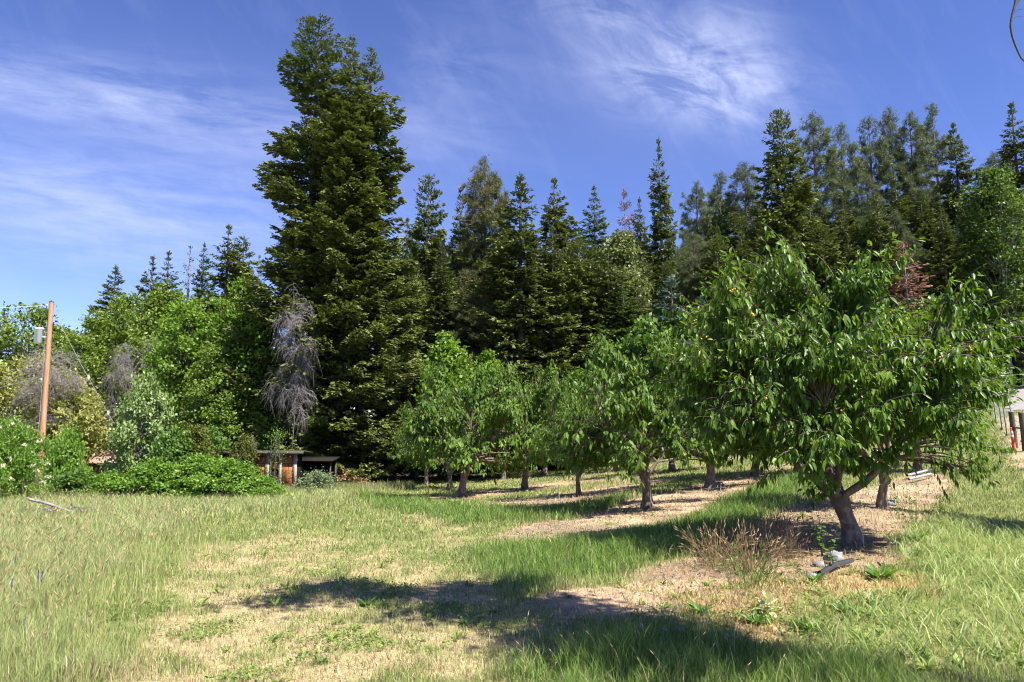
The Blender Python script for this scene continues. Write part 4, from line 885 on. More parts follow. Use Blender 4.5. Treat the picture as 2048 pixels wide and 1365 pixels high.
# ------------------------------------------------------------------ shed, metal roofed building, car, lean-to
def gz_(x, y): return float(ground(x, y))
def shingle_mat():
    m, N, L, n, out = mat_base('orange_shingles')
    tc = n('ShaderNodeTexCoord'); br = n('ShaderNodeTexBrick'); mp = n('ShaderNodeMapping'); mp.inputs['Rotation'].default_value = (math.radians(90), 0, 0)
    L.new(tc.outputs['Object'], mp.inputs[0]); L.new(mp.outputs[0], br.inputs['Vector'])
    br.inputs['Color1'].default_value = (.50, .15, .055, 1); br.inputs['Color2'].default_value = (.38, .115, .045, 1); br.inputs['Mortar'].default_value = (.05, .025, .02, 1)
    br.inputs['Scale'].default_value = 1; br.inputs['Brick Width'].default_value = .30; br.inputs['Row Height'].default_value = .32; br.inputs['Mortar Size'].default_value = .014
    nz = n('ShaderNodeTexNoise'); nz.inputs['Scale'].default_value = 5; nz.inputs['Detail'].default_value = 8; L.new(tc.outputs['Object'], nz.inputs['Vector'])
    r = n('ShaderNodeValToRGB'); L.new(nz.outputs[0], r.inputs[0]); r.color_ramp.elements[0].position = .3; r.color_ramp.elements[0].color = (.6, .6, .6, 1); r.color_ramp.elements[1].position = .65; r.color_ramp.elements[1].color = (1.15, 1.1, 1.05, 1)
    mx = n('ShaderNodeMix', data_type='RGBA', blend_type='MULTIPLY'); mx.inputs['Factor'].default_value = 1; L.new(br.outputs[0], mx.inputs[6]); L.new(r.outputs[0], mx.inputs[7])
    pb = n('ShaderNodeBsdfPrincipled'); L.new(mx.outputs[2], pb.inputs['Base Color']); pb.inputs['Roughness'].default_value = .85; L.new(pb.outputs[0], out.inputs[0]); return m
grey_wood = bark_mat('grey_boards', (.22, .19, .17), (.48, .44, .40), 8, (1, 1, .12), .4)
cream = bark_mat('peeling_cream_paint', (.42, .30, .16), (.78, .66, .42), 9, (1, 1, .4), .3)
dark_wood = plain('dark_interior', (.022, .019, .017), .95, spec=.05)
D_S = 31.0; xs0 = float(at(505, 900, D_S)[0]); xs1 = float(at(592, 900, D_S)[0]); W = xs1 - xs0; zb = gz_((xs0 + xs1) / 2, D_S) - .05; HS = at(550, 908, D_S)[2] - zb
shed = thing('shed', 'small orange shingled shed with grey corner boards under overhanging greenery', 'shed', (xs0, D_S, zb))
b = MB(); box(b, (W * .19, .05, HS / 2), (W * .38, .1, HS)); box(b, (W * .82, .05, HS / 2), (W * .36, .1, HS)); box(b, (W * .51, .052, HS * .80), (W * .26, .096, HS * .40)); box(b, (W * .51, .052, HS * .10), (W * .26, .096, HS * .2))
link('front_wall', b.mesh('front_wall', shingle_mat()), shed)
b = MB(); box(b, (-1.05, .9, HS * .48), (2.2, .1, HS * .96), rot=-.85); link('side_wall', b.mesh('side_wall', cream), shed)
b = MB(); box(b, (W + .0, .45, HS / 2), (.1, .7, HS)); link('end_wall', b.mesh('end_wall', dark_wood), shed)
for xx, ww in ((0.0, .14), (W * .36, .17), (W * .66, .14), (W, .15)):
    b = MB(); box(b, (xx, -.022, HS / 2), (ww, .05, HS + .02)); link('corner_board', b.mesh('corner_board', grey_wood), shed)
b = MB(); box(b, (W * .51, .06, HS * .40), (W * .24, .03, HS * .38)); win = link('window', b.mesh('window', dark_wood), shed)
b = MB(); box(b, (W * .51, .0, HS * .2), (W * .26, .07, .06)); link('sill', b.mesh('sill', grey_wood), win)
b = MB(); box(b, (W * .5 - .7, .55, HS + .06), (W + 2.2, 1.5, .07), tilt=('x', -.10)); rf_o = link('roof', b.mesh('roof', plain('roof_felt', (.045, .042, .04), .95, spec=.05)), shed)
b = MB(); box(b, (W * .5 - .7, -.225, HS + .055), (W + 2.22, .045, .13)); link('fascia', b.mesh('fascia', M['bark_dark']), rf_o)
# lean-to
lx = float(at(622, 900, 33)[0]); lz = gz_(lx, 33)
lt = thing('lean_to', 'dark open lean-to with rough shelves between the orange shed and the fir trunks', 'lean-to', (lx + .1, 33, lz - .15))
for sx in (-.85, .85):
    for sy in (0, 1.0):
        b = MB(); box(b, (sx, sy, .75), (.07, .07, 1.5)); link('post', b.mesh('post', M['bark_dark']), lt)
b = MB(); box(b, (0, .5, 1.55), (2.0, 1.4, .06), tilt=('x', .08)); link('roof', b.mesh('roof', dark_wood), lt)
b = MB(); box(b, (0, 1.1, .73), (1.8, .04, 1.42)); link('back_panel', b.mesh('back_panel', dark_wood), lt)
for zz_ in (.45, .9):
    b = MB(); box(b, (0, .45, zz_), (1.66, .8, .04)); link('shelf', b.mesh('shelf', M['bark_dark']), lt)
# long building with ribbed brown roof
D_B = 47.0; bx0 = float(at(88, 900, D_B)[0]); bx1 = float(at(262, 900, D_B)[0]); bw = bx1 - bx0; bz = gz_((bx0 + bx1) / 2, D_B) ; eave = at(150, 925, D_B)[2] - bz; ridge = at(150, 899, D_B + 3)[2] - bz + .02
bd = thing('building', 'low building with ribbed brown metal roof behind the shrubs on the left', 'building', (bx0, D_B, bz))
brown = plain('brown_metal', (.33, .20, .165), .5, var=.12)
b = MB(); box(b, (bw / 2, 3.0, eave / 2 - .03), (bw - .6, 5.4, eave)); link('wall', b.mesh('wall', plain('brown_wall', (.16, .10, .08), .9)), bd)
b = MB(); sl = math.atan2(ridge - eave, 3.0)
for s_ in (-1, 1):
    ln = math.hypot(3.3, (ridge - eave) * 1.1); box(b, (bw / 2, 3.0 + s_ * 1.62, (ridge + eave) / 2 + .0), (bw, ln, .05), tilt=('x', -s_ * sl))
    for k in range(int(bw / .42)): box(b, (.2 + k * .42, 3.0 + s_ * 1.62, (ridge + eave) / 2 + .045), (.05, ln, .05), tilt=('x', -s_ * sl))
link('roof', b.mesh('roof', brown), bd)
# pale car half hidden behind the giant clump's boughs
cx_ = float(at(712, 880, 47)[0]); cz_ = gz_(cx_, 47)
car = thing('parked_car', 'pale car almost hidden behind the low boughs of the giant fir clump', 'car', (cx_, 47, cz_), .25)
paint = plain('pale_paint', (.55, .58, .62), .3, var=.03)
b = MB(); prof = [(-2.1, .45), (-2.15, .75), (-1.95, .98), (-1.1, 1.05), (-.6, 1.42), (.9, 1.48), (1.5, 1.05), (2.0, .95), (2.15, .7), (2.1, .42)]
V = [(x, -.85 + (.12 if z > 1.2 else 0), z) for x, z in prof] + [(x, .85 - (.12 if z > 1.2 else 0), z) for x, z in prof]; n_ = len(prof)
Fq = [(i, i + 1, n_ + i + 1, n_ + i) for i in range(n_ - 1)] + [(n_ - 1, 0, n_, 2 * n_ - 1)] ; b.add(V, Fq)
for o_ in (0, n_): b.add(np.array(V)[o_:o_ + n_], np.array([(0, i, i + 1) for i in range(1, n_ - 1)]))
link('body', b.mesh('body', paint), car)
glass = plain('dark_glass', (.03, .04, .05), .08)
for sgn in (-1, 1):
    b = MB(); b.add([(-.95, sgn * .86, 1.08), (1.35, sgn * .86, 1.08), (.85, sgn * .775, 1.40), (-.52, sgn * .775, 1.38)], [(0, 1, 2, 3)]); link('side_window', b.mesh('side_window', glass), car)
    for xx in (-1.3, 1.35):
        b = MB(); lathe(b, [(.0, -.1), (.2, -.1), (.33, -.08), (.34, 0), (.33, .08), (.2, .1), (0, .1)], sides=18); o = link('wheel', b.mesh('wheel', plain('tyre', (.03, .03, .03), .8), True), car, (xx, sgn * .82, .34), (math.pi / 2, 0, 0))

# ------------------------------------------------------------------ utility pole and wires
DP = 37.0
pb_ = at(83, 900, DP); pt_ = at(103, 604, DP); gb = gz_(pb_[0], DP); lean_x = (pt_[0] - pb_[0]) / (pt_[2] - pb_[2]); bx_ = pb_[0] - lean_x * (pb_[2] - gb)
pole = thing('utility_pole', 'leaning brown wooden utility pole with grey transformer at the left', 'utility pole', (bx_, DP, gb))
HPo = pt_[2] - gb
def px_(z): return lean_x * z
q = np.linspace(0, 1, 10); b = MB(); tubes(b, np.stack([px_(q * HPo), 0 * q, q * HPo], 1), .155 - .04 * q, 14); 
b.add([(px_(HPo) + .145 * math.cos(a), .145 * math.sin(a), HPo) for a in np.linspace(0, 6.28, 13)[:12]], [(0, i, i + 1) for i in range(1, 11)])
link('post', b.mesh('post', bark_mat('pole_wood', (.26, .12, .06), (.48, .28, .165), 7, (1.6, 1.6, .12), .3), True), pole)
zt = at(80, 688, DP)[2] - gb; zt2 = at(80, 656, DP)[2] - gb; tx = at(79, 670, DP)[0] - bx_
b = MB(); rr_ = .21; hh = zt2 - zt; lathe(b, [(0, 0), (rr_ * .93, 0), (rr_ * .93, .04), (rr_, .05), (rr_, hh * .88), (rr_ * 1.05, hh * .89), (rr_ * 1.05, hh * .93), (rr_ * .9, hh), (0, hh + .02)], (tx, -.05, zt), 20)
tf = link('transformer', b.mesh('transformer', plain('transformer_grey', (.62, .66, .70), .4, var=.05), True), pole)
b = MB(); lathe(b, [(0, 0), (.05, 0), (.03, .05), (.05, .08), (.03, .12), (.045, .15), (0, .2)], (tx, -.05, zt2), 10); link('bushing', b.mesh('bushing', plain('porcelain', (.2, .12, .09), .3)), tf)
b = MB(); box(b, ((tx + px_(zt)) / 2, -.02, zt + hh * .4), (abs(tx - px_(zt)), .08, .07)); link('bracket', b.mesh('bracket', plain('galvanised', (.5, .5, .5), .5)), pole)
for zz_, pxx in ((at(90, 612, DP)[2] - gb, -.16), (at(90, 760, DP)[2] - gb, -.2)):
    b = MB(); lathe(b, [(0, 0), (.05, 0), (.035, .04), (.05, .07), (.03, .11), (0, .13)], (px_(zz_) + pxx, -.1, zz_ - .06), 10); link('insulator', b.mesh('insulator', plain('insulator_grey', (.5, .48, .46), .4)), pole)
q = np.linspace(0, 1, 12); b = MB(); z_ = q * (HPo * .9); tubes(b, np.stack([px_(z_) - .19 + .03 * q, 0 * q - .06, z_], 1), np.full(12, .012), 5); link('ground_wire', b.mesh('ground_wire', plain('wire', (.25, .23, .21), .5)), pole)
wire_m = plain('cable', (.12, .12, .13), .5); wire_l = plain('bare_cable', (.42, .41, .42), .4)
def wire(A, B, sag, r, lab, mat=wire_m, name='wire', grp='wires on the utility pole'):
    A = np.array(A, float); B = np.array(B, float); q = np.linspace(0, 1, 24)[:, None]; P = A * (1 - q) + B * q; P[:, 2] -= sag * 4 * (q * (1 - q))[:, 0]
    b = MB(); tubes(b, P - A, np.full(24, r), 5); o = link(name, b.mesh(name, mat, True), None, tuple(A)); return tag(o, lab, 'wire', grp)
tp = at(96, 612, DP); wire((tp[0] - .16, DP - .1, tp[2]), at(-240, 600, 33), .25, .016, 'thin pale wire leaving the top of the utility pole', wire_l)
mp_ = at(86, 757, DP); wire((mp_[0] - .2, DP - .1, mp_[2]), at(-200, 810, 34), .15, .020, 'dark cable leaving the pole at mid height, lower of the pair')
wire((mp_[0] - .2, DP - .12, mp_[2] + .04), at(-220, 772, 34), .2, .020, 'dark cable leaving the pole at mid height, upper of the pair')
wire((tp[0] - .2, DP - .1, tp[2] - .1), (bx_ + tx, DP - .05, gb + zt2 + .18), .35, .013, 'short looping lead from the pole top wire down to the transformer')
gt = at(106, 625, DP); ga = at(262, 905, 43); gw = wire((gt[0] + .05, DP, gt[2]), ga, .15, .014, 'slanting guy wire with pale insulators right of the utility pole', wire_l, 'guy_wire')
for f_ in (.42, .68):
    P = (np.array(ga) - np.array([gt[0] + .05, DP, gt[2]])) * f_; P[2] -= .15 * 4 * f_ * (1 - f_); b = MB(); lathe(b, [(0, -.14), (.05, -.12), (.06, 0), (.05, .12), (0, .14)], P, 10); link('insulator', b.mesh('insulator', plain('white_insulator', (.7, .7, .72), .4)), gw)

# ------------------------------------------------------------------ fence, marker and cabinet at the right
steel = bark_mat('green_steel', (.045, .06, .05), (.11, .13, .115), 12, (1, 1, .3), .1); creo = bark_mat('tarred_post', (.035, .03, .027), (.12, .10, .09), 9, (1, 1, .2), .5)
FG = 'steel posts of the wire fence'
def groundpt(px, py, d): x = float(at(px, py, d)[0]); return x, d, gz_(x, d)
def place_post(px, top, bot, h):
    p = hit(px, bot); s = (bot - top) / F; d = h / s; x = float(at(px, bot, d)[0]); return x, d, gz_(x, d)
fp = []
steel_px = [(2004, 787, 850, 'steel fence post third nearest of the row, by the gravel road'), (2014, 791, 865, 'steel fence post second nearest of the row'), (2029, 795, 872, 'steel fence post nearest to the two tarred wooden posts'),
            (1992, 783, 835, 'steel fence post fourth from the tarred wooden posts'), (1982, 782, 826, 'steel fence post fifth from the wooden posts, by the cherry leaves'), (1973, 781, 818, 'farthest visible steel fence post, behind the cherry leaves')]
dl = [33.5, 31.0, 28.6, 36.5, 39.5, 43.0]
for (px, t, bt, lab), d in zip([steel_px[1], steel_px[2], steel_px[0]] + steel_px[3:], [31.0, 29.0, 33.3, 36.0, 39.5, 43.5]):
    x, y, z = groundpt(px, bt, d); r = thing('fence_post', lab, 'fence post', (x, y, z - .1), 0, FG)
    b = MB(); box(b, (0, 0, .85), (.035, .012, 1.75)); box(b, (0, .018, .85), (.012, .03, 1.75)); 
    for k in range(14): box(b, (0, -.012, .25 + k * .1), (.02, .012, .02))
    link('stud_bar', b.mesh('stud_bar', steel), r); b = MB(); box(b, (0, .03, .12), (.12, .006, .16)); link('anchor_plate', b.mesh('anchor_plate', steel), r); r.rotation_euler.y = -.05; fp.append((x, y, z))
wp = []
for px, d, lab in ((2029, 27.4, 'tarred wooden fence post, left one of the two joined by a rail'), (2049, 26.3, 'tarred wooden fence post, right one of the two joined by a rail')):
    x, y, z = groundpt(px, 880, d); r = thing('fence_post', lab, 'fence post', (x, y, z - .1), .3, 'wooden posts of the wire fence'); q = np.linspace(0, 1, 8)
    b = MB(); tubes(b, np.stack([.02 * np.sin(q * 3), 0 * q, q * 1.55], 1), .105 - .012 * q, 10); b.add([(.095 * math.cos(a), .095 * math.sin(a), 1.55) for a in np.linspace(0, 6.28, 11)[:10]], [(0, i, i + 1) for i in range(1, 9)])
    link('post', b.mesh('post', creo, True), r); b = MB(); box(b, (0, 0, 1.56), (.15, .15, .02)); link('cap', b.mesh('cap', grey_wood), r); r.rotation_euler.y = -.04; wp.append((x, y, z))
b = MB(); A = np.array([wp[0][0], wp[0][1], wp[0][2] + .85]); B = np.array([wp[1][0], wp[1][1], wp[1][2] + .82]); q = np.linspace(-.25, 1.1, 6)[:, None]; tubes(b, (A * (1 - q) + B * q) - A + np.array([0, -.12, 0]), np.full(6, .05), 8)
tag(link('fence_rail', b.mesh('fence_rail', M['deadwood'], True), None, tuple(A)), 'pale round rail bracing the two tarred wooden posts', 'rail')
order = sorted([(x, y, z + .0) for x, y, z in fp + wp], key=lambda p: p[1]); order = [(order[0][0] + 3.2, order[0][1] - 8, gz_(order[0][0] + 3.2, order[0][1] - 8))] + order
b = MB(); o0 = np.array(order[1])
for k in range(8):
    hgt_ = .08 + k * .17; P = np.array([(x, y - .03, z + hgt_) for x, y, z in order]) - o0; tubes(b, P, np.full(len(P), .005), 4)
for a_, c_ in zip(order[:-1], order[1:]):
    A = np.array(a_) - o0; B = np.array(c_) - o0; m_ = int(np.linalg.norm(A - B) / .3)
    for i in range(m_):
        f_ = i / m_; P = A * (1 - f_) + B * f_; tubes(b, np.array([P + [0, -.03, .06], P + [0, -.03, 1.3]]), np.full(2, .004), 3)
tag(link('wire_mesh', b.mesh('wire_mesh', plain('fence_wire', (.42, .42, .43), .4)), None, tuple(o0)), 'galvanised wire mesh stretched between the fence posts beside the road', 'wire fence')
x, y, z = hit(2030, 902); hm = .88
mk = thing('channel_marker', 'orange tubular road marker with two white reflective bands', 'road marker', (x, y, z - .02)); mk.rotation_euler.y = -.10
orange = plain('marker_orange', (.80, .10, .03), .45, var=.06)
b = MB(); lathe(b, [(0, 0), (.10, 0), (.10, .02), (.058, .05), (.052, .5), (.046, .78), (.030, .80), (.026, .84), (.036, .86), (.036, .90), (.02, .92), (0, .92)], sides=18); link('tube', b.mesh('tube', orange, True), mk)
for z0_, z1_ in ((.55, .63), (.69, .77)):
    b = MB(); lathe(b, [(.0535, z0_), (.0515, z1_)], sides=18); link('reflective_band', b.mesh('reflective_band', plain('reflective_white', (.82, .82, .84), .3, var=.03)), mk)
x, y, z = groundpt(1996, 780, 50)
cb = thing('utility_cabinet', 'grey metal utility cabinet with pale top at the far side of the gravel road', 'cabinet', (x, y, z), .35)
b = MB(); box(b, (0, 0, .62), (.95, .8, 1.2)); link('housing', b.mesh('housing', plain('cabinet_grey', (.40, .41, .42), .4, var=.1)), cb)
b = MB(); box(b, (0, 0, 1.26), (1.1, .95, .08)); link('lid', b.mesh('lid', plain('cabinet_lid', (.72, .72, .72), .4)), cb)
b = MB(); box(b, (.02, -.412, .62), (.78, .02, 1.0)); link('door', b.mesh('door', plain('cabinet_door', (.50, .52, .54), .35)), cb)
b = MB(); box(b, (-.485, 0, .60), (.02, .7, 1.0)); link('side_panel', b.mesh('side_panel', plain('cabinet_side', (.40, .19, .07), .6)), cb)
# bare stems at the right edge
def stem_tree(seed, H, r0, lean):
    rr = np.random.default_rng(seed); b = MB(); q = np.linspace(0, 1, 12); P = np.stack([lean * q + .12 * np.sin(q * 6 + seed), .1 * np.cos(q * 5), q * H], 1); P[0, :2] = P[1, :2]; ra = r0 * (1 - .6 * q); ra[0] *= 1.3; tubes(b, P, ra, 9)
    for i in range(9):
        k = rr.integers(3, 11); a = rr.uniform(0, 6.28); ln = rr.uniform(.6, 2.0); w = np.linspace(0, 1, 5)[:, None]; tubes(b, P[k] + np.array([math.cos(a), math.sin(a), .25]) * ln * w + np.array([0, 0, .25]) * w ** 2 + rr.normal(size=(5, 3)) * .05 * w, .035 * (1.1 - np.linspace(0, 1, 5)), 4)
    return b
for px, d, H, r0, ln, lab in ((2012, 52, 8.5, .17, -.4, 'leaning bare grey trunk at the wood edge, left of three'), (2028, 53, 10, .22, .1, 'upright bare grey trunk at the wood edge, middle of three'), (2038, 51, 11, .24, .3, 'thickest bare grey trunk at the wood edge by the picture border')):
    x, y, z = groundpt(px, 760, d); r = thing('dead_tree', lab, 'dead tree', (x, y, z - .05), 0, 'bare trunks above the road bank')
    link('trunk', stem_tree(int(px), H, r0, ln).mesh('trunk', M['bark_grey'], True), r)
# hillside brush on the road bank
for px, py, d, k in ((2005, 775, 53, 'shrub'), (2040, 750, 50.5, 'sage'), (2060, 765, 49, 'shrub')):
    x, y, z = groundpt(px, py, d); plant('bank', bl('bank', 1.0, .8, 'shrub', 'bark_dark', n_cl=40, per=50, leaf=.12, cl_r=.25, stems=3, z0=0, shape='half'), (x, y, z), {2005: 'small green bush on the bank beside the cabinet', 2040: 'small green bush at the foot of the bare trunks', 2060: 'small bush on the bank at the picture edge'}[px], 'bush', 'bank_bush', None, px)

# ------------------------------------------------------------------ overhead trees outside the frame that shade the foreground
def overhead(seed, blobs, trunk_path, r0, with_twig):
    def g():
        c, t = broadleaf(seed, 7.5, 3, n_cl=int(sum(26 * b_[3] * b_[4] / .5 for b_ in blobs)) + 30, per=70, leaf=.12, cl_r=.38, blobs=blobs, twigs=False)
        t = MB(); P = np.array(trunk_path, float); tubes(t, P, np.linspace(r0, r0 * .45, len(P)), 10)
        for b_ in blobs:
            E = np.array(b_[:3]); k = np.argmin(np.linalg.norm(P[len(P) // 2:] - E, axis=1)) + len(P) // 2; S_ = P[k]; w = np.linspace(0, 1, 7)[:, None]; mid = (S_ + E) / 2 + [0, 0, .35]
            tubes(t, S_ * (1 - w) ** 2 + 2 * mid * w * (1 - w) + E * w ** 2, np.linspace(.022, .008, 7), 6)
        if with_twig:
            def pt(px, py, d=4.9): return at(px, py, d) - np.array(OV)
            def poly(pts, r0_, r1_):
                q_ = np.array(pts); tt = np.linspace(0, len(q_) - 1, 30); Q = np.stack([np.interp(tt, np.arange(len(q_)), q_[:, i]) for i in range(3)], 1); tubes(t, Q, np.linspace(r0_, r1_, 30), 6)
            E = np.array(blobs[2][:3])
            poly([E, pt(2052, -260), pt(2046, -60), pt(2032, 0), pt(2029, 15), pt(2024, 32), pt(2021, 52), pt(2024, 72), pt(2031, 92), pt(2041, 115), pt(2052, 126), pt(2062, 132)], .012, .0045)
            poly([pt(2046, -30), pt(2039, 0), pt(2030, 15)], .005, .004); poly([pt(2027, 25), pt(2036, 20), pt(2050, 18)], .002, .0015); poly([pt(2023, 40), pt(2032, 34), pt(2050, 34)], .002, .0015)
        return [('crown', c, M['decid'], False, None), ('trunk', t, M['bark_dark'], True, None)]
    return g
def unshadow(px, py, z):   # crown point that throws its shadow at photo point (px, py)
    p = hit(px, py); return np.array([p[0] + SUN.x / SUN.z * z, p[1] + SUN.y / SUN.z * z, z])
OV = (9.4, -.6, 0.0)
sh = [(640, 1185, .30, 6.3), (760, 1195, .42, 6.2), (700, 1172, .26, 6.5), (900, 1195, .5, 6.3), (1010, 1215, .62, 6.4), (930, 1240, .42, 6.2), (1130, 1240, .6, 6.5), (1010, 1180, .3, 6.2), (1260, 1275, .5, 6.4), (1120, 1290, .5, 6.3), (1400, 1300, .42, 6.5), (1260, 1325, .4, 6.3), (1520, 1322, .28, 6.5),  (580, 1200, .18, 6.2)]
bl_ = [tuple(unshadow(a, b_, z_) - np.array(OV)) + (r_, .34) for a, b_, r_, z_ in sh]
plant('overhead', overhead(901, bl_, [(0, 0, -.05), (.02, 0, 1.2), (-.1, .05, 2.6), (-.2, .1, 4.2), (-.4, .2, 5.6), (-.5, .3, 6.6)], .20, True), OV, 'broad leaved tree outside the picture whose bare twig hangs in at top right', 'tree', 'shade_tree')
OV = (15.5, 9.5, gz_(15.5, 9.5))
sh = [(2075, 1062, .9, 5.2), (2200, 1068, 1.2, 5.6), (2030, 1050, .5, 5.0), (2010, 1066, .4, 5.0)]
bl2 = [tuple(unshadow(a, b_, z_) - np.array(OV)) + (r_, .5) for a, b_, r_, z_ in sh]
plant('overhead2', overhead(902, bl2, [(0, 0, -.05), (-.1, 0, 1.5), (-.6, 0, 3.0), (-1.2, -.1, 4.3)], .18, False), OV, 'broad leaved tree outside the picture shading the grass strip at right', 'tree', 'shade_tree')

# ------------------------------------------------------------------ small things on the ground
def pipe_obj(name, pts, r, mat, lab, cat, dia_cap=True):
    P = np.array(pts, float); o = P[0].copy(); b = MB(); tubes(b, P - o, np.full(len(P), r), 8); return tag(link(name, b.mesh(name, mat, True), None, tuple(o)), lab, cat)
black = plain('black_poly', (.035, .037, .042), .35); grey_pvc = plain('grey_pvc', (.30, .31, .33), .4, var=.08)
def gp(px, py, up=0.0): p = hit(px, py); return np.array([p[0], p[1], p[2] + up])
pipe_obj('black_pipe', [gp(1640, 1158, .05), gp(1670, 1146, .07), gp(1705, 1133, .06)], .028, black, 'short black plastic pipe lying in front of the thick cherry trunk', 'pipe')
b = MB(); rr = np.random.default_rng(2)
def rock_mesh(seed, s, mat):
    rr = np.random.default_rng(seed); b = MB(); th = np.linspace(0, np.pi, 9); prof_ = []
    V = []; nS = 12
    for i, t_ in enumerate(th):
        for j in range(nS):
            a = j / nS * 6.2832; r_ = 1 + .18 * rr.normal() * math.sin(t_); V.append((math.sin(t_) * math.cos(a) * r_ * s[0], math.sin(t_) * math.sin(a) * r_ * s[1], math.cos(t_) * r_ * s[2]))
    Fq = [(i * nS + j, i * nS + (j + 1) % nS, (i + 1) * nS + (j + 1) % nS, (i + 1) * nS + j) for i in range(8) for j in range(nS)]; b.add(V, Fq); return b.mesh('rock', mat, False)
rk = bark_mat('grey_rock', (.10, .10, .105), (.28, .28, .285), 10, (1, 1, 1), .6)
for px, py, s, lab in ((1670, 1128, (.10, .08, .10), 'rounded grey stone beside the black pipe'), (1782, 1012, (.11, .09, .08), 'pale stone at the foot of the second cherry trunk right'), (1640, 1135, (.07, .06, .04), 'flat pale stone left of the rounded grey stone'), (1625, 1156, (.06, .05, .03), 'small pale stone just left of the black pipe'), (1440, 973, (.12, .10, .09), 'pale stone at the foot of the short forked cherry trunk')):
    tag(link('rock', rock_mesh(px, s, rk), None, tuple(gp(px, py, s[2] * .5))), lab, 'stone', 'stones lying by the cherry trunks')
for i, (a_, c_, lab) in enumerate([((1815, 960), (1862, 950), 'upper grey pipe lying across the orchard row at right'), ((1818, 968), (1862, 960), 'lower grey pipe lying across the orchard row at right')]):
    pipe_obj('grey_pipe', [gp(*a_, up=.12), gp((a_[0] + c_[0]) / 2, (a_[1] + c_[1]) / 2, .14), gp(*c_, up=.16)], .035, grey_pvc, lab, 'pipe')
pipe_obj('riser_pipe', [gp(1728, 1100, -.02), gp(1728, 1100, .12), gp(1726, 1100, .30)], .007, grey_pvc, 'thin grey irrigation riser against the thick cherry trunk', 'pipe')
for px, py, lab in ((1475, 955, 'thin irrigation riser in the far dry strip'), (1118, 1003, 'thin stake in the dry strip left of the slender pale trunk'), (857, 1003, 'short brown stake at the left end of the orchard')):
    pipe_obj('stake', [gp(px, py, -.02), gp(px, py, .2), gp(px, py, .42)], .012, grey_pvc if px > 900 else M['bark_dark'], lab, 'stake')
# grey horizontal boughs / props in the orchard, dead branch heap at left
def dead_heap():
    rr = np.random.default_rng(8); b = MB(); w = np.linspace(0, 1, 7)
    for i in range(26):
        a = rr.uniform(-.5, .5) + (math.pi if i % 5 == 0 else 0); ln = rr.uniform(.35, 1.0); s0 = np.array([rr.uniform(-.45, .25), rr.uniform(-.25, .25), rr.uniform(0, .22)]); d = np.array([math.cos(a), math.sin(a) * .6, rr.uniform(-.3, .25)])
        P = s0 + d * (ln * w)[:, None] + rr.normal(size=(7, 3)) * .022; tubes(b, P, rr.uniform(.006, .02) * (1.15 - w), 5)
    P = np.array([(-.75, 0, .42), (-.3, .0, .32), (.2, .02, .15), (.55, 0, .03)]); tubes(b, P, np.array([.035, .035, .03, .02]), 7); tubes(b, np.array([(-.62, 0, .39), (-.8, .05, .45), (-.86, .02, .42)]), np.array([.02, .015, .008]), 5)
    return [('branches', b, M['twig'], True, 'stuff')]
plant('heap', dead_heap, gp(115, 1035, .02), 'heap of bleached dead branches in the tall grass at left', 'branch heap', 'branch_heap', None, 0, .95)
w = np.linspace(0, 1, 8)
def leaner():
    b = MB(); P = np.stack([w * .75, 0 * w, w * 1.75 + .1 * np.sin(w * 3)], 1); tubes(b, P, .035 * (1.15 - w * .8), 7); rr = np.random.default_rng(4)
    for i in range(8):
        k = rr.integers(3, 8); d = np.array([rr.uniform(-.2, 1), rr.normal() * .5, rr.uniform(-.2, .5)]); tubes(b, P[k] + d * (w * rr.uniform(.3, .8))[:, None] + rr.normal(size=(8, 3)) * .015, .012 * (1.1 - w), 4)
    return [('stem', b, M['deadwood'], True, None)]
p = gp(600, 968); plant('leaner', leaner, p, 'bleached dead sapling leaning beside the orange shed', 'dead sapling', 'dead_sapling')
for px, py, ln, hh_, lab in ((1335, 917, 1.1, .9, 'pale pruned bough lying level among the cherry trees'),):
    p = gp(px, py + 25); b = MB(); tubes(b, np.stack([w * ln, .05 * np.sin(w * 4), hh_ + .05 * w], 1), .03 * (1.1 - .4 * w), 6); b2 = tubes(b, np.stack([ln * .9 + 0 * w, 0 * w, hh_ * w], 1), np.full(8, .045), 7)
    tag(link('pruned_bough', b.mesh('pruned_bough', M['deadwood'], True), None, tuple(p)), lab, 'bough')

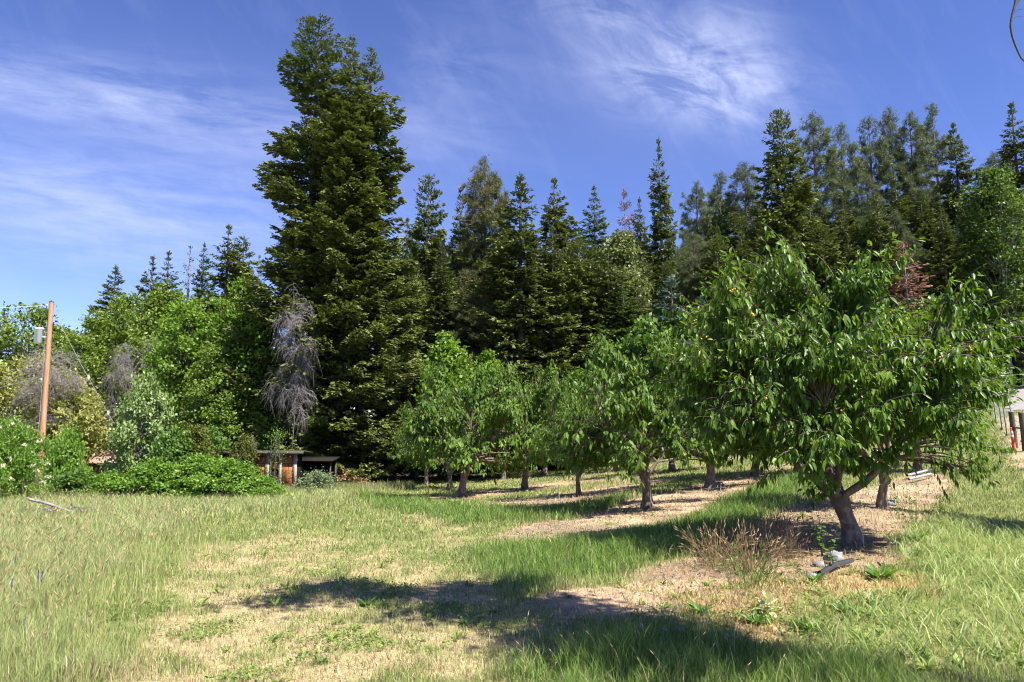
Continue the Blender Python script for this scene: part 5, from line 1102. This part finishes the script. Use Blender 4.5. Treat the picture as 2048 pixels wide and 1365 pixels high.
# weeds that can be told apart
def rosette(seed, n=44, L=.16, w=.20, up=.85, stalks=0):
    def g():
        rr = np.random.default_rng(seed); b = MB(); T = tri_fan_leaf(w, .04, .32); a = rr.uniform(0, 6.28, n); e = rr.uniform(.15, 1.25, n) * up
        d = np.stack([np.cos(a), np.sin(a), np.tan(e)], 1); P = np.stack([np.cos(a), np.sin(a), 0 * a], 1) * rr.uniform(0, .04, n)[:, None]; X, Y, Z = frames(d, np.array([0, 0, 1.0]) + rr.normal(size=(n, 3)) * .25)
        scatter(b, T[0], T[1], P, X, Y, Z, L * rr.uniform(.6, 1.25, n), rr.uniform(.1, .8, n)); return [('leaves', b, M['rosette'], False, None)]
    return g
WG = 'broad leaved weed rosettes'
ros = [(1760, 1160, 1.55, 'a', 'large leafy rosette weed right of the black pipe'), (1830, 1082, 1.25, 'a', 'spiky leafy weed right of the thick cherry trunk'), (1830, 1112, .9, 'b', 'low leafy weed below the spiky one right of the trunk'),
       (1510, 1250, 1.0, 'b', 'tuft of long leaved weed left of the pale mullein'), (1400, 1230, 1.1, 'a', 'leafy weed tuft at the left border of the rust coloured patch'), (1690, 1230, 1.2, 'a', 'leafy weed clump right of the pale mullein'), (1750, 1210, 1.0, 'b', 'second leafy weed clump farther right of the pale mullein'),
       (1620, 1265, 1.1, 'b', 'bright rosette weed below right of the pale mullein'), (1300, 1290, 1.3, 'a', 'dark leafy weed in the foreground shade, left of centre of it'), (1360, 1310, 1.2, 'b', 'leafy weed in the foreground shade beside the clover'), (1230, 1300, 1.1, 'a', 'leftmost dark leafy weed in the foreground shade'),
       (735, 1215, .8, 'a', 'dark weed tuft at the left lobe of the foreground shadow'), (675, 1250, .5, 'b', 'small weed below the left lobe of the foreground shadow'), (640, 1330, .55, 'a', 'small weed in the dry grass at the bottom, left of centre'), (130, 1340, .9, 'b', 'leafy weed in the bottom left corner'),
       (1630, 1165, .8, 'b', 'low weed left of the black pipe'), (1900, 1120, .9, 'a', 'leafy weed in the flattened bright grass at right'), (1965, 1175, .8, 'b', 'leafy weed lower in the flattened bright grass'), (1855, 1135, .7, 'b', 'leafy weed at the left side of the flattened grass'), (1480, 1290, .9, 'a', 'leafy weed in the shade right of the clover')]
for px, py, s, k, lab in ros: plant('ros' + k, rosette({'a': 1, 'b': 2}[k]), gp(px, py, .0), lab, 'weed', 'rosette_weed', WG, px, s * .78)
def mullein():
    b = MB(); rr = np.random.default_rng(6); T = tri_fan_leaf(.42, .05, .25); n = 16; a = np.arange(n) * 2.4; z = np.linspace(0, .12, n); e = np.linspace(-.05, 1.2, n)
    X, Y, Z = frames(np.stack([np.cos(a), np.sin(a), np.tan(np.clip(e, -.1, 1.2))], 1), np.tile([0, 0, 1.0], (n, 1)) + rr.normal(size=(n, 3)) * .1); scatter(b, T[0], T[1], np.stack([0 * a, 0 * a, z], 1), X, Y, Z, np.linspace(.17, .09, n), rr.uniform(.2, .8, n)); return [('leaves', b, M['mullein'], False, None)]
plant('mullein', mullein, gp(1536, 1232, .01), 'pale woolly mullein plant with collapsed leaves in the rust coloured patch', 'plant', 'mullein_plant')
def sapling(seed, H=.55, n=34, leaf=.09, mat='rosette', stems=3):
    def g():
        rr = np.random.default_rng(seed); b = MB(); t = MB(); q = np.linspace(0, 1, 6)
        for s in range(stems):
            a = rr.uniform(0, 6.28); P = np.stack([np.cos(a) * .12 * q, np.sin(a) * .12 * q, q * H * rr.uniform(.7, 1)], 1); tubes(t, P, .006 * (1.3 - q), 4)
            m_ = n // stems; f = rr.uniform(.25, 1, m_) * 5; k = np.clip(f.astype(int), 0, 4); B = P[k]; B = B + (P[k + 1] - P[k]) * (f - k)[:, None]; a2 = rr.uniform(0, 6.28, m_)
            X, Y, Z = frames(np.stack([np.cos(a2), np.sin(a2), rr.uniform(-.3, .4, m_)], 1), np.tile([0, 0, 1.0], (m_, 1)) + rr.normal(size=(m_, 3)) * .2); scatter(b, *tri_fan_leaf(.5), B, X, Y, Z, leaf * rr.uniform(.7, 1.2, m_), rr.uniform(.1, .7, m_))
        return [('leaves', b, M[mat], False, None), ('stem', t, M['bark_dark'], True, None)]
    return g
plant('sap', sapling(1), gp(1645, 1112), 'young cherry sucker with broad leaves left of the thick trunk', 'plant', 'seedling')
plant('sap2', sapling(2, .5, 50, .05, 'shrub', 6), gp(1240, 1030), 'small weed with brown leaves left of the straight cherry trunk', 'plant', 'seedling')
plant('sap', None, gp(1655, 1150), 'leafy shoot in front of the thick trunk, above the stones', 'plant', 'seedling', None, 2, .8)
def whips(seed, H, n, mat):
    def g():
        rr = np.random.default_rng(seed); t = MB(); b = MB(); q = np.linspace(0, 1, 6)
        for s in range(n):
            a = rr.uniform(0, 6.28); r_ = rr.uniform(.02, .3); P = np.stack([np.cos(a) * r_ * (.5 + q), np.sin(a) * r_ * (.5 + q), q * H * rr.uniform(.6, 1)], 1); tubes(t, P, .004 * (1.3 - q), 3)
            m_ = 16; k = rr.integers(1, 6, m_); X, Y, Z = frames(rr.normal(size=(m_, 3)) + [0, 0, .5], rr.normal(size=(m_, 3))); scatter(b, DIAMOND[0] * [.6, 1, 1], DIAMOND[1], P[k], X, Y, Z, .04 * rr.uniform(.6, 1.3, m_), rr.uniform(0, 1, m_))
        return [('leaves', b, M[mat], False, None), ('stem', t, M['rosette'], True, None)]
    return g
plant('whip', whips(3, .85, 9, 'rosette'), gp(1830, 1052), 'tall thin stemmed weed right of the second cherry trunk', 'plant', 'tall_weed', 'tall thin stemmed weeds'); plant('whip', None, gp(1800, 1040), 'tall thin stemmed weed nearest the second cherry trunk right', 'plant', 'tall_weed', 'tall thin stemmed weeds', 2, .85); plant('whip', None, gp(1880, 1030), 'tall thin stemmed weed at the edge of the right grass strip', 'plant', 'tall_weed', 'tall thin stemmed weeds', 4, .7)

# ------------------------------------------------------------------ grass
TINT = tint_mat('grass_blades', .55, .38, spec=.25)
def blades(mb_, x, y, h, w, col, lean=.25, flat=0.0, z=None, rr=None, curl=.5):
    n = len(x); a = rr.uniform(0, 6.28, n); ln = np.abs(rr.normal(size=n)) * lean + flat; base = np.stack([x, y, (ground(x, y) if z is None else z) - .004], 1)
    dirv = np.stack([np.cos(a), np.sin(a), 0 * a], 1); u = rr.uniform(0, 6.28, n); s = np.stack([np.cos(u), np.sin(u), 0 * u], 1) * (w / 2)[:, None]
    L1 = np.clip(ln, 0, 1.4); up1 = np.stack([dirv[:, 0] * np.sin(L1 * .6), dirv[:, 1] * np.sin(L1 * .6), np.cos(L1 * .6)], 1); L2 = L1 + curl * rr.uniform(.2, 1, n); up2 = np.stack([dirv[:, 0] * np.sin(L2), dirv[:, 1] * np.sin(L2), np.cos(L2)], 1)
    m_ = base + up1 * (h * .55)[:, None]; t = m_ + up2 * (h * .5)[:, None]; t[:, 2] = np.maximum(t[:, 2], base[:, 2] + .006)
    V = np.stack([base - s, base + s, m_ + s * .8, m_ - s * .8, t], 1).reshape(-1, 3); k = (np.arange(n) * 5)[:, None]
    Fs = np.concatenate([k + [0, 1, 2], k + [0, 2, 3], k + [3, 2, 4]]); mb_.add(V, Fs, np.repeat(col, 5, axis=0))
gr = np.random.default_rng(77)
def cand(n, y0, y1, side=.86, pad=1.2, p=1.0):
    y = y0 * (y1 / y0) ** (gr.uniform(0, 1, n) ** p) ; x = gr.uniform(-1, 1, n) * (side * y + pad); return x, y
n = 950000; x, y = cand(n, 3.6, 48); Z = zones(x, y)
# keep clear of forest floor and road
dens = np.ones(n); tuftn = fbm(x * 4.5, y * 4.5, 55, 3)
L_ = np.maximum.reduce([Z['lush'], Z['lush2'], Z['lush3']])
dens = .95 * (1 - .55 * Z['dryness']) + .5 * L_ + .35 * Z['meadow']; dens *= (1 - .93 * Z['soil']) * (1 - .93 * Z['rust']) * (1 - .6 * Z['flat']) * (1 - .85 * Z['verge']) * (1 - .9 * Z['forest'])
dens *= sstep(.30, .55, tuftn) * .75 + .25
dr = sdist(np.stack([x, y], 1), road_w); dens *= (dr > .3)
keep = gr.uniform(0, 1, n) < dens
x, y = x[keep], y[keep]; Z = {k: v[keep] for k, v in Z.items()}; L_ = L_[keep]; n = len(x)
h = .045 + .05 * Z['n1'] + (.05 + .09 * Z['n2']) * L_ + .14 * Z['meadow'] + .03 * sstep(8, 20, y); h *= (.5 + 1.0 * fbm(x * 5, y * 5, 66, 3)) * gr.uniform(.5, 1.5, n) * (1 - .4 * Z['dryness'])
wd = .0035 * np.maximum(1, y / 5.5) * gr.uniform(.5, 1.5, n) * np.where(gr.uniform(0, 1, n) < .08, 2.4, 1.0)
g0 = np.array([.15, .21, .045]); g1 = np.array([.36, .41, .14]); straw = np.array([.56, .45, .27]); lushc = np.array([.12, .21, .035]); mead = np.array([.33, .39, .15])
t = np.clip(gr.normal(size=n) * .25 + .2 + .6 * Z['n1'], 0, 1)[:, None]; col = g0 * (1 - t) + g1 * t
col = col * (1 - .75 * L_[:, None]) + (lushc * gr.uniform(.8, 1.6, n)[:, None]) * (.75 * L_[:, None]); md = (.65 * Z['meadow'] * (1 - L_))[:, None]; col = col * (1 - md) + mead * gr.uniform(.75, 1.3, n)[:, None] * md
isdry = gr.uniform(0, 1, n) < np.clip(.13 + .42 * Z['dryness'] + .04 * Z['meadow'] - .1 * L_ + .6 * Z['soil'], 0, 1); col = col * (.45 + 1.0 * gr.uniform(0, 1, n) ** .8)[:, None]; col = np.where(isdry[:, None], straw * gr.uniform(.4, 1.2, n)[:, None], col)
fl = Z['flat'][:, None] * .5; col = col * (1 - fl) + np.array([.22, .30, .06]) * fl
g = MB(); blades(g, x, y, h, wd, col, .45, 0, rr=gr, curl=.8); tag(link('lawn_grass', g.mesh('lawn_grass', TINT)), 'short green and straw coloured grass covering the field', 'grass', None, 'stuff')
print('grass', n)
# dry litter and straw lying in the bare strips
n = 150000; x, y = cand(n, 3.6, 30); Z = zones(x, y); pr = np.clip(.80 * Z['dryness'] + .8 * Z['soil'] * sstep(.38, .6, Z['n1']) + .5 * Z['verge'] + .5 * Z['row0'], 0, 1); k = gr.uniform(0, 1, n) < pr; x, y = x[k], y[k]; n = len(x)
g = MB(); blades(g, x, y, .07 * gr.uniform(.5, 1.5, n), .003 * np.maximum(1, y / 5.5) * gr.uniform(.7, 1.3, n), (np.array([.58, .45, .30]) * gr.uniform(.35, 1.25, n)[:, None] * np.stack([np.ones(n), gr.uniform(.85, 1.0, n), gr.uniform(.7, 1.05, n)], 1)), .4, .75, rr=gr)
tag(link('dry_grass', g.mesh('dry_grass', TINT)), 'dead straw lying over the bare and dried out patches', 'dry grass', None, 'stuff')
# rust coloured ground cover
n = 60000; x = gr.uniform(1, 7.5, n); y = gr.uniform(4.5, 10.5, n); Z = zones(x, y); k = gr.uniform(0, 1, n) < Z['rust'] * sstep(.25, .55, Z['n2'] + .1) * .9 + .10 * Z['row0']; x, y = x[k], y[k]; n = len(x)
g = MB(); cc = np.where((gr.uniform(0, 1, n) < .5)[:, None], np.array([.46, .27, .12]), np.array([.46, .42, .15])) * gr.uniform(.7, 1.25, n)[:, None]; blades(g, x, y, .05 * gr.uniform(.5, 1.8, n), .009 * gr.uniform(.6, 1.3, n), cc, .7, .2, rr=gr)
tag(link('rusty_ground_cover', g.mesh('rusty_ground_cover', TINT)), 'low rust and yellow coloured ground cover left of the flattened grass', 'ground cover', None, 'stuff')
# low broad-leaved weeds and clover matted into the lawn
n = 200000; x, y = cand(n, 3.8, 14, .85, 1.0); Z = zones(x, y); pt_ = fbm(x * 1.7, y * 1.7, 91, 4); k = gr.uniform(0, 1, n) < sstep(.53, .66, pt_) * (1 - .7 * Z['meadow']) * (1 - .8 * Z['row0']); x, y = x[k], y[k]; n = len(x)
g = MB(); d_ = gr.normal(size=(n, 3)) * [1, 1, .35] + [0, 0, .25]; X, Y, Z_ = frames(d_, gr.normal(size=(n, 3)) * .4 + [0, 0, 1]); cc = (np.array([.09, .17, .025]) * (1 - (q := gr.uniform(0, 1, n))[:, None]) + np.array([.27, .37, .09]) * q[:, None])
scatter(g, DIAMOND[0], DIAMOND[1], np.stack([x, y, ground(x, y) + gr.uniform(.005, .05, n)], 1), X, Y, Z_, gr.uniform(.014, .034, n), cc)
tag(link('clover_mat', g.mesh('clover_mat', TINT)), 'small leaved weeds and clover matted in the foreground lawn', 'ground cover', None, 'stuff')
n = 1500; x, y = cand(n, 4.0, 16, .85, 1.0); Z = zones(x, y); k = gr.uniform(0, 1, n) < np.clip(.25 + .6 * Z['rust'] + .5 * Z['flat'] + .4 * Z['lush3'] + .15 * Z['row0'], 0, 1); x, y = x[k], y[k]; n = len(x); m_ = 11; idx = np.repeat(np.arange(n), m_); a = gr.uniform(0, 6.28, len(idx))
X, Y, Z_ = frames(np.stack([np.cos(a), np.sin(a), gr.uniform(.1, 1.6, len(idx))], 1), np.tile([0, 0, 1.0], (len(idx), 1)) + gr.normal(size=(len(idx), 3)) * .3); c0 = np.array([.10, .19, .03]) * (1 - (q := gr.uniform(0, 1, n))[:, None]) + np.array([.28, .38, .08]) * q[:, None]; T = tri_fan_leaf(.2, .04, .3)
g = MB(); scatter(g, T[0], T[1], np.stack([x, y, ground(x, y)], 1)[idx], X, Y, Z_, (gr.uniform(.04, .12, n)[idx] * gr.uniform(.6, 1.2, len(idx))), c0[idx] * gr.uniform(.7, 1.2, len(idx))[:, None])
tag(link('low_weeds', g.mesh('low_weeds', TINT)), 'small leafy weeds scattered through the foreground grass', 'weeds', None, 'stuff')
# flattened bright broad grass
n = 42000; x = gr.uniform(1.5, 13, n); y = gr.uniform(4.2, 12.5, n); Z = zones(x, y); k = gr.uniform(0, 1, n) < Z['flat'] * sstep(.22, .5, Z['n2']) ; x, y = x[k], y[k]; n = len(x)
g = MB(); cc = (np.array([.17, .26, .045]) * (1 - (q := np.clip(gr.normal(size=n) * .3 + .45, 0, 1))[:, None]) + np.array([.46, .50, .22]) * q[:, None]); blades(g, x, y, .20 * gr.uniform(.5, 1.4, n), .009 * gr.uniform(.6, 1.4, n), cc, .35, .8, z=ground(x, y) + gr.uniform(0, .06, n), rr=gr, curl=.4)
tag(link('flattened_grass', g.mesh('flattened_grass', TINT)), 'pale green broad bladed grass flattened in tufts at the right', 'grass', None, 'stuff')
# tall meadow grass with seed heads at the left, along the wood edge and in odd tufts
def seed_stalks(name, x, y, h, w, lab, green=.3, headw=3.2, lean=.16):
    n = len(x); g = MB(); c = np.where((gr.uniform(0, 1, n) < green)[:, None], np.array([.30, .38, .15]), np.array([.52, .46, .27])) * gr.uniform(.75, 1.2, n)[:, None]
    a = gr.uniform(0, 6.28, n); l = np.abs(gr.normal(size=n)) * lean; dv = np.stack([np.cos(a) * l, np.sin(a) * l, 1 + 0 * a], 1); b0 = np.stack([x, y, ground(x, y)], 1); q = np.array([0, .5, .85, 1.0])
    P = b0[:, None] + dv[:, None] * (h[:, None] * q)[..., None] + np.stack([np.cos(a), np.sin(a), -.5 + 0 * a], 1)[:, None] * (h[:, None] * .22 * q ** 3)[..., None]
    tubes(g, P, (w[:, None] * np.array([1, .9, .7, .4])) * .5, 3, .5); g.A[-1] = np.repeat(c, 12, axis=0)
    T = P[:, -1] - P[:, -2]; X, Y, Z_ = frames(T, gr.normal(size=(n, 3))); hd = (np.array([(0, -.6, 0), (-.5, .2, 0), (.5, .2, 0), (0, 1, 0), (0, .2, .5), (0, .2, -.5)], float), np.array([(0, 1, 4), (0, 4, 2), (0, 2, 5), (0, 5, 1), (3, 4, 1), (3, 2, 4), (3, 5, 2), (3, 1, 5)]))
    hl = h * gr.uniform(.09, .16, n); hc = np.array([.50, .36, .20]) * gr.uniform(.7, 1.2, n)[:, None]; scatter(g, hd[0], hd[1], P[:, -1], X, Y, Z_, np.stack([w * headw, hl, w * headw], 1), hc)
    tag(link(name, g.mesh(name, TINT)), lab, 'grass', None, 'stuff')
n = 22000; x, y = cand(n, 4, 34, .9, 1.0); Z = zones(x, y); k = gr.uniform(0, 1, n) < np.clip(Z['stalks'] * .30 + Z['meadow'] * .03 * (y < 30), 0, 1); x, y = x[k], y[k]; n = len(x)
seed_stalks('seed_stalk_grass', x, y, gr.uniform(.28, .62, n) * (.8 + .4 * fbm(x, y, 6)), .0026 * np.maximum(1, y / 6) * np.ones(n), 'tall thin grass gone to seed along the left side of the field', .5)
n = 70000; x, y = cand(n, 4, 20, .9, 1.0); Z = zones(x, y); k = gr.uniform(0, 1, n) < np.clip(Z['stalks'] * .9 , 0, 1); x, y = x[k], y[k]; n = len(x)
g = MB(); t = gr.uniform(0, 1, n)[:, None]; blades(g, x, y, gr.uniform(.08, .31, n) * (.45 + 1.1 * fbm(x * 1.8, y * 1.8, 67, 3)), .0036 * np.maximum(1, y / 6) * gr.uniform(.7, 1.3, n), np.array([.22, .29, .07]) * (1 - t) + np.array([.50, .52, .23]) * t, .22, 0, rr=gr)
tag(link('meadow_grass', g.mesh('meadow_grass', TINT)), 'tall loose green grass at the left side of the field', 'grass', None, 'stuff')
# edge-of-wood grass
n = 30000; t = gr.uniform(0, 1, n); ex = np.interp(t, [0, .3, .6, 1], [-26, -17, -9, 3]); d0 = np.interp(t, [0, .3, .6, 1], [20, 22.5, 31, 41]); y = d0 + gr.normal(size=n) * 1.2; x = ex + gr.normal(size=n) * 1.0; k = (x < -.2 * y + 2); x, y = x[k], y[k]; n = len(x); t = gr.uniform(0, 1, n)[:, None]
g = MB(); blades(g, x, y, gr.uniform(.2, .45, n), .012 * gr.uniform(.7, 1.5, n) * np.maximum(1, y / 25), np.array([.12, .17, .05]) * (1 - t) + np.array([.40, .36, .18]) * t, .25, 0, rr=gr)
tag(link('wood_edge_grass', g.mesh('wood_edge_grass', TINT)), 'long pale grass along the foot of the shrubs', 'grass', None, 'stuff')
# dry tufts with arching seed heads, left of the thick trunk
TG = 'dry arching grass tufts'
def dry_tuft(seed, n, H, green):
    def g_():
        rr = np.random.default_rng(seed); b = MB(); a = rr.uniform(0, 6.28, n); l = np.abs(rr.normal(size=n)) * .55 + .05; q = np.linspace(0, 1, 6); hh_ = H * rr.uniform(.3, 1.05, n)
        P = np.stack([np.cos(a)[:, None] * l[:, None] * hh_[:, None] * q ** 1.4, np.sin(a)[:, None] * l[:, None] * hh_[:, None] * q ** 1.4, hh_[:, None] * (q - .45 * l[:, None] * q ** 3)], -1) + np.stack([np.cos(a) * .05, np.sin(a) * .05, 0 * a], 1)[:, None] * rr.uniform(0, 5, n)[:, None, None]
        tubes(b, P, np.full((n, 1), .0022) * (1.2 - .7 * q), 3); b.A[-1] = np.repeat(rr.uniform(0, 1, n), 18)
        T = P[:, -1] - P[:, -2]; X, Y, Z_ = frames(T, rr.normal(size=(n, 3))); hd = DIAMOND[0] * [.25, 1, 1]; scatter(b, hd, DIAMOND[1], P[:, -1], X, Y, Z_, np.full(n, .075), rr.uniform(.3, 1, n)); scatter(b, hd, DIAMOND[1], P[:, -1], Z_, Y, -X, np.full(n, .075), rr.uniform(.3, 1, n))
        return [('blades', b, M['dry_weed'] if not green else M['rosette'], False, 'stuff')]
    return g_
for px, py, s, rz, lab in ((1430, 1135, 1.0, 0, 'dry arching grass tuft at the tip of the straw coloured patch'), (1500, 1150, 1.1, 1, 'dry arching grass tuft beside the green upright tuft'), (1545, 1100, .9, 2, 'dry grass tuft in the shade left of the thick trunk'), (1480, 1105, .9, 3, 'dry grass tuft behind the arching ones, in the crown shadow'), (1580, 1120, .7, 4, 'short dry grass tuft nearest the young cherry sucker'), (1560, 1060, .8, 5, 'brown dry grass tuft up the row left of the thick trunk'), (1600, 1085, .7, 6, 'brown dry grass tuft nearest the thick trunk')):
    plant('dtuft', dry_tuft(5, 130, .48, False), gp(px, py), lab, 'grass tuft', 'dry_grass_tuft', TG, rz, s)
plant('gtuft', dry_tuft(6, 70, .42, True), gp(1505, 1178), 'upright green grass tuft left of the pale mullein', 'grass tuft', 'green_grass_tuft')
# seed stems sticking up in the foreground right
n = 260; x, y = [], []
for cx0, cy0, r_ in ((1470, 1240, .25), (1530, 1225, .3), (1640, 1250, .4), (1250, 1290, .4), (1400, 1330, .5), (1750, 1330, .5), (1560, 1350, .5), (1200, 1345, .5)):
    p = gp(cx0, cy0); x += list(p[0] + gr.normal(size=26) * r_); y += list(p[1] + gr.normal(size=26) * r_ * .6)
x = np.array(x); y = np.array(y); k = y > 4.1; x, y = x[k], y[k]; seed_stalks('foreground_seed_stems', x, y, gr.uniform(.18, .36, len(x)), np.full(len(x), .003), 'thin seed stems standing in the foreground at right', .4, 2.5, .12)
# flowers: clover heads, purple spikes
def clover():
    b = MB(); t = MB(); q = np.linspace(0, 1, 4); tubes(t, np.stack([.01 * q, 0 * q, q * .12], 1), np.full(4, .002), 4); rr = np.random.default_rng(1); n = 40; d = nrm(rr.normal(size=(n, 3)) + [0, 0, .4]); X, Y, Z_ = frames(d, rr.normal(size=(n, 3))); scatter(b, DIAMOND[0] * [.5, 1, 1], DIAMOND[1], np.tile([.01, 0, .12], (n, 1)) + d * .004, X, Y, Z_, np.full(n, .016), rr.uniform(0, 1, n)); return [('flower_head', b, plain('clover_pink', (.55, .36, .50), .7), False, None), ('stem', t, M['rosette'], False, None)]
for i, (px, py) in enumerate(((1355, 1293), (1362, 1298), (1332, 1300), (1286, 1290), (1455, 1312), (1195, 1320))): plant('clover', clover, gp(px, py), ['pink clover head, left of the touching pair in the foreground shade', 'pink clover head, right of the touching pair in the foreground shade', 'pink clover head just left of the touching pair', 'lone pink clover head farther left in the shade', 'lone pink clover head right of the pair', 'leftmost pink clover head near the bottom edge'][i], 'flower', 'clover_flower', 'pink clover flowers', i, 1)
def lupin():
    b = MB(); t = MB(); q = np.linspace(0, 1, 4); tubes(t, np.stack([.02 * q, 0 * q, q * .42], 1), np.full(4, .003), 4); rr = np.random.default_rng(1); n = 70; z = rr.uniform(.26, .42, n); a = rr.uniform(0, 6.28, n); d = np.stack([np.cos(a), np.sin(a), .5 + 0 * a], 1); X, Y, Z_ = frames(d, rr.normal(size=(n, 3))); scatter(b, DIAMOND[0] * [.8, 1, 1], DIAMOND[1], np.stack([.02 + 0 * z, 0 * z, z], 1), X, Y, Z_, np.full(n, .02), rr.uniform(0, 1, n)); return [('flower_spike', b, plain('purple_petals', (.10, .07, .32), .7), False, None), ('stem', t, M['rosette'], False, None)]
for i, (px, py, lab) in enumerate(((25, 1160, 'purple flower spike, uppermost at the left edge'), (70, 1200, 'purple flower spike, left of a close pair in the tall grass'), (80, 1202, 'purple flower spike, right of a close pair in the tall grass'), (22, 1215, 'purple flower spike at the left edge below the uppermost'), (48, 1310, 'lowest purple flower spike near the bottom left corner'))): plant('lupin', lupin, gp(px, py), lab, 'flower', 'purple_flower', 'purple flower spikes in the tall grass', i, .62)
# pebbles and leaf litter in the bare strips
n = 30000; x = gr.uniform(-3, 11, n); y = gr.uniform(5, 24, n); Z = zones(x, y); k = gr.uniform(0, 1, n) < (Z['soil'] * .5 * (1 - sstep(.45, .6, Z['n1']) * .8) + .15 * Z['rust']); x, y = x[k], y[k]; n = len(x)
g = MB(); X, Y, Z_ = frames(gr.normal(size=(n, 3)), gr.normal(size=(n, 3)) * .5 + [0, 0, 1]); T = (np.array([(1, 0, 0), (0, 1, 0), (-1, 0, 0), (0, -1, 0), (0, 0, .7), (0, 0, -.7)], float), np.array([(0, 1, 4), (1, 2, 4), (2, 3, 4), (3, 0, 4), (1, 0, 5), (2, 1, 5), (3, 2, 5), (0, 3, 5)]))
scatter(g, T[0], T[1], np.stack([x, y, ground(x, y) + .002], 1), X, Y, Z_, gr.uniform(.008, .026, n), np.where((gr.uniform(0, 1, n) < .4)[:, None], np.array([.42, .40, .39]), np.array([.17, .14, .12])) * gr.uniform(.6, 1.3, n)[:, None])
tag(link('gravel', g.mesh('gravel', TINT)), 'grey pebbles and wood chips scattered over the bare orchard strips', 'gravel', None, 'stuff')
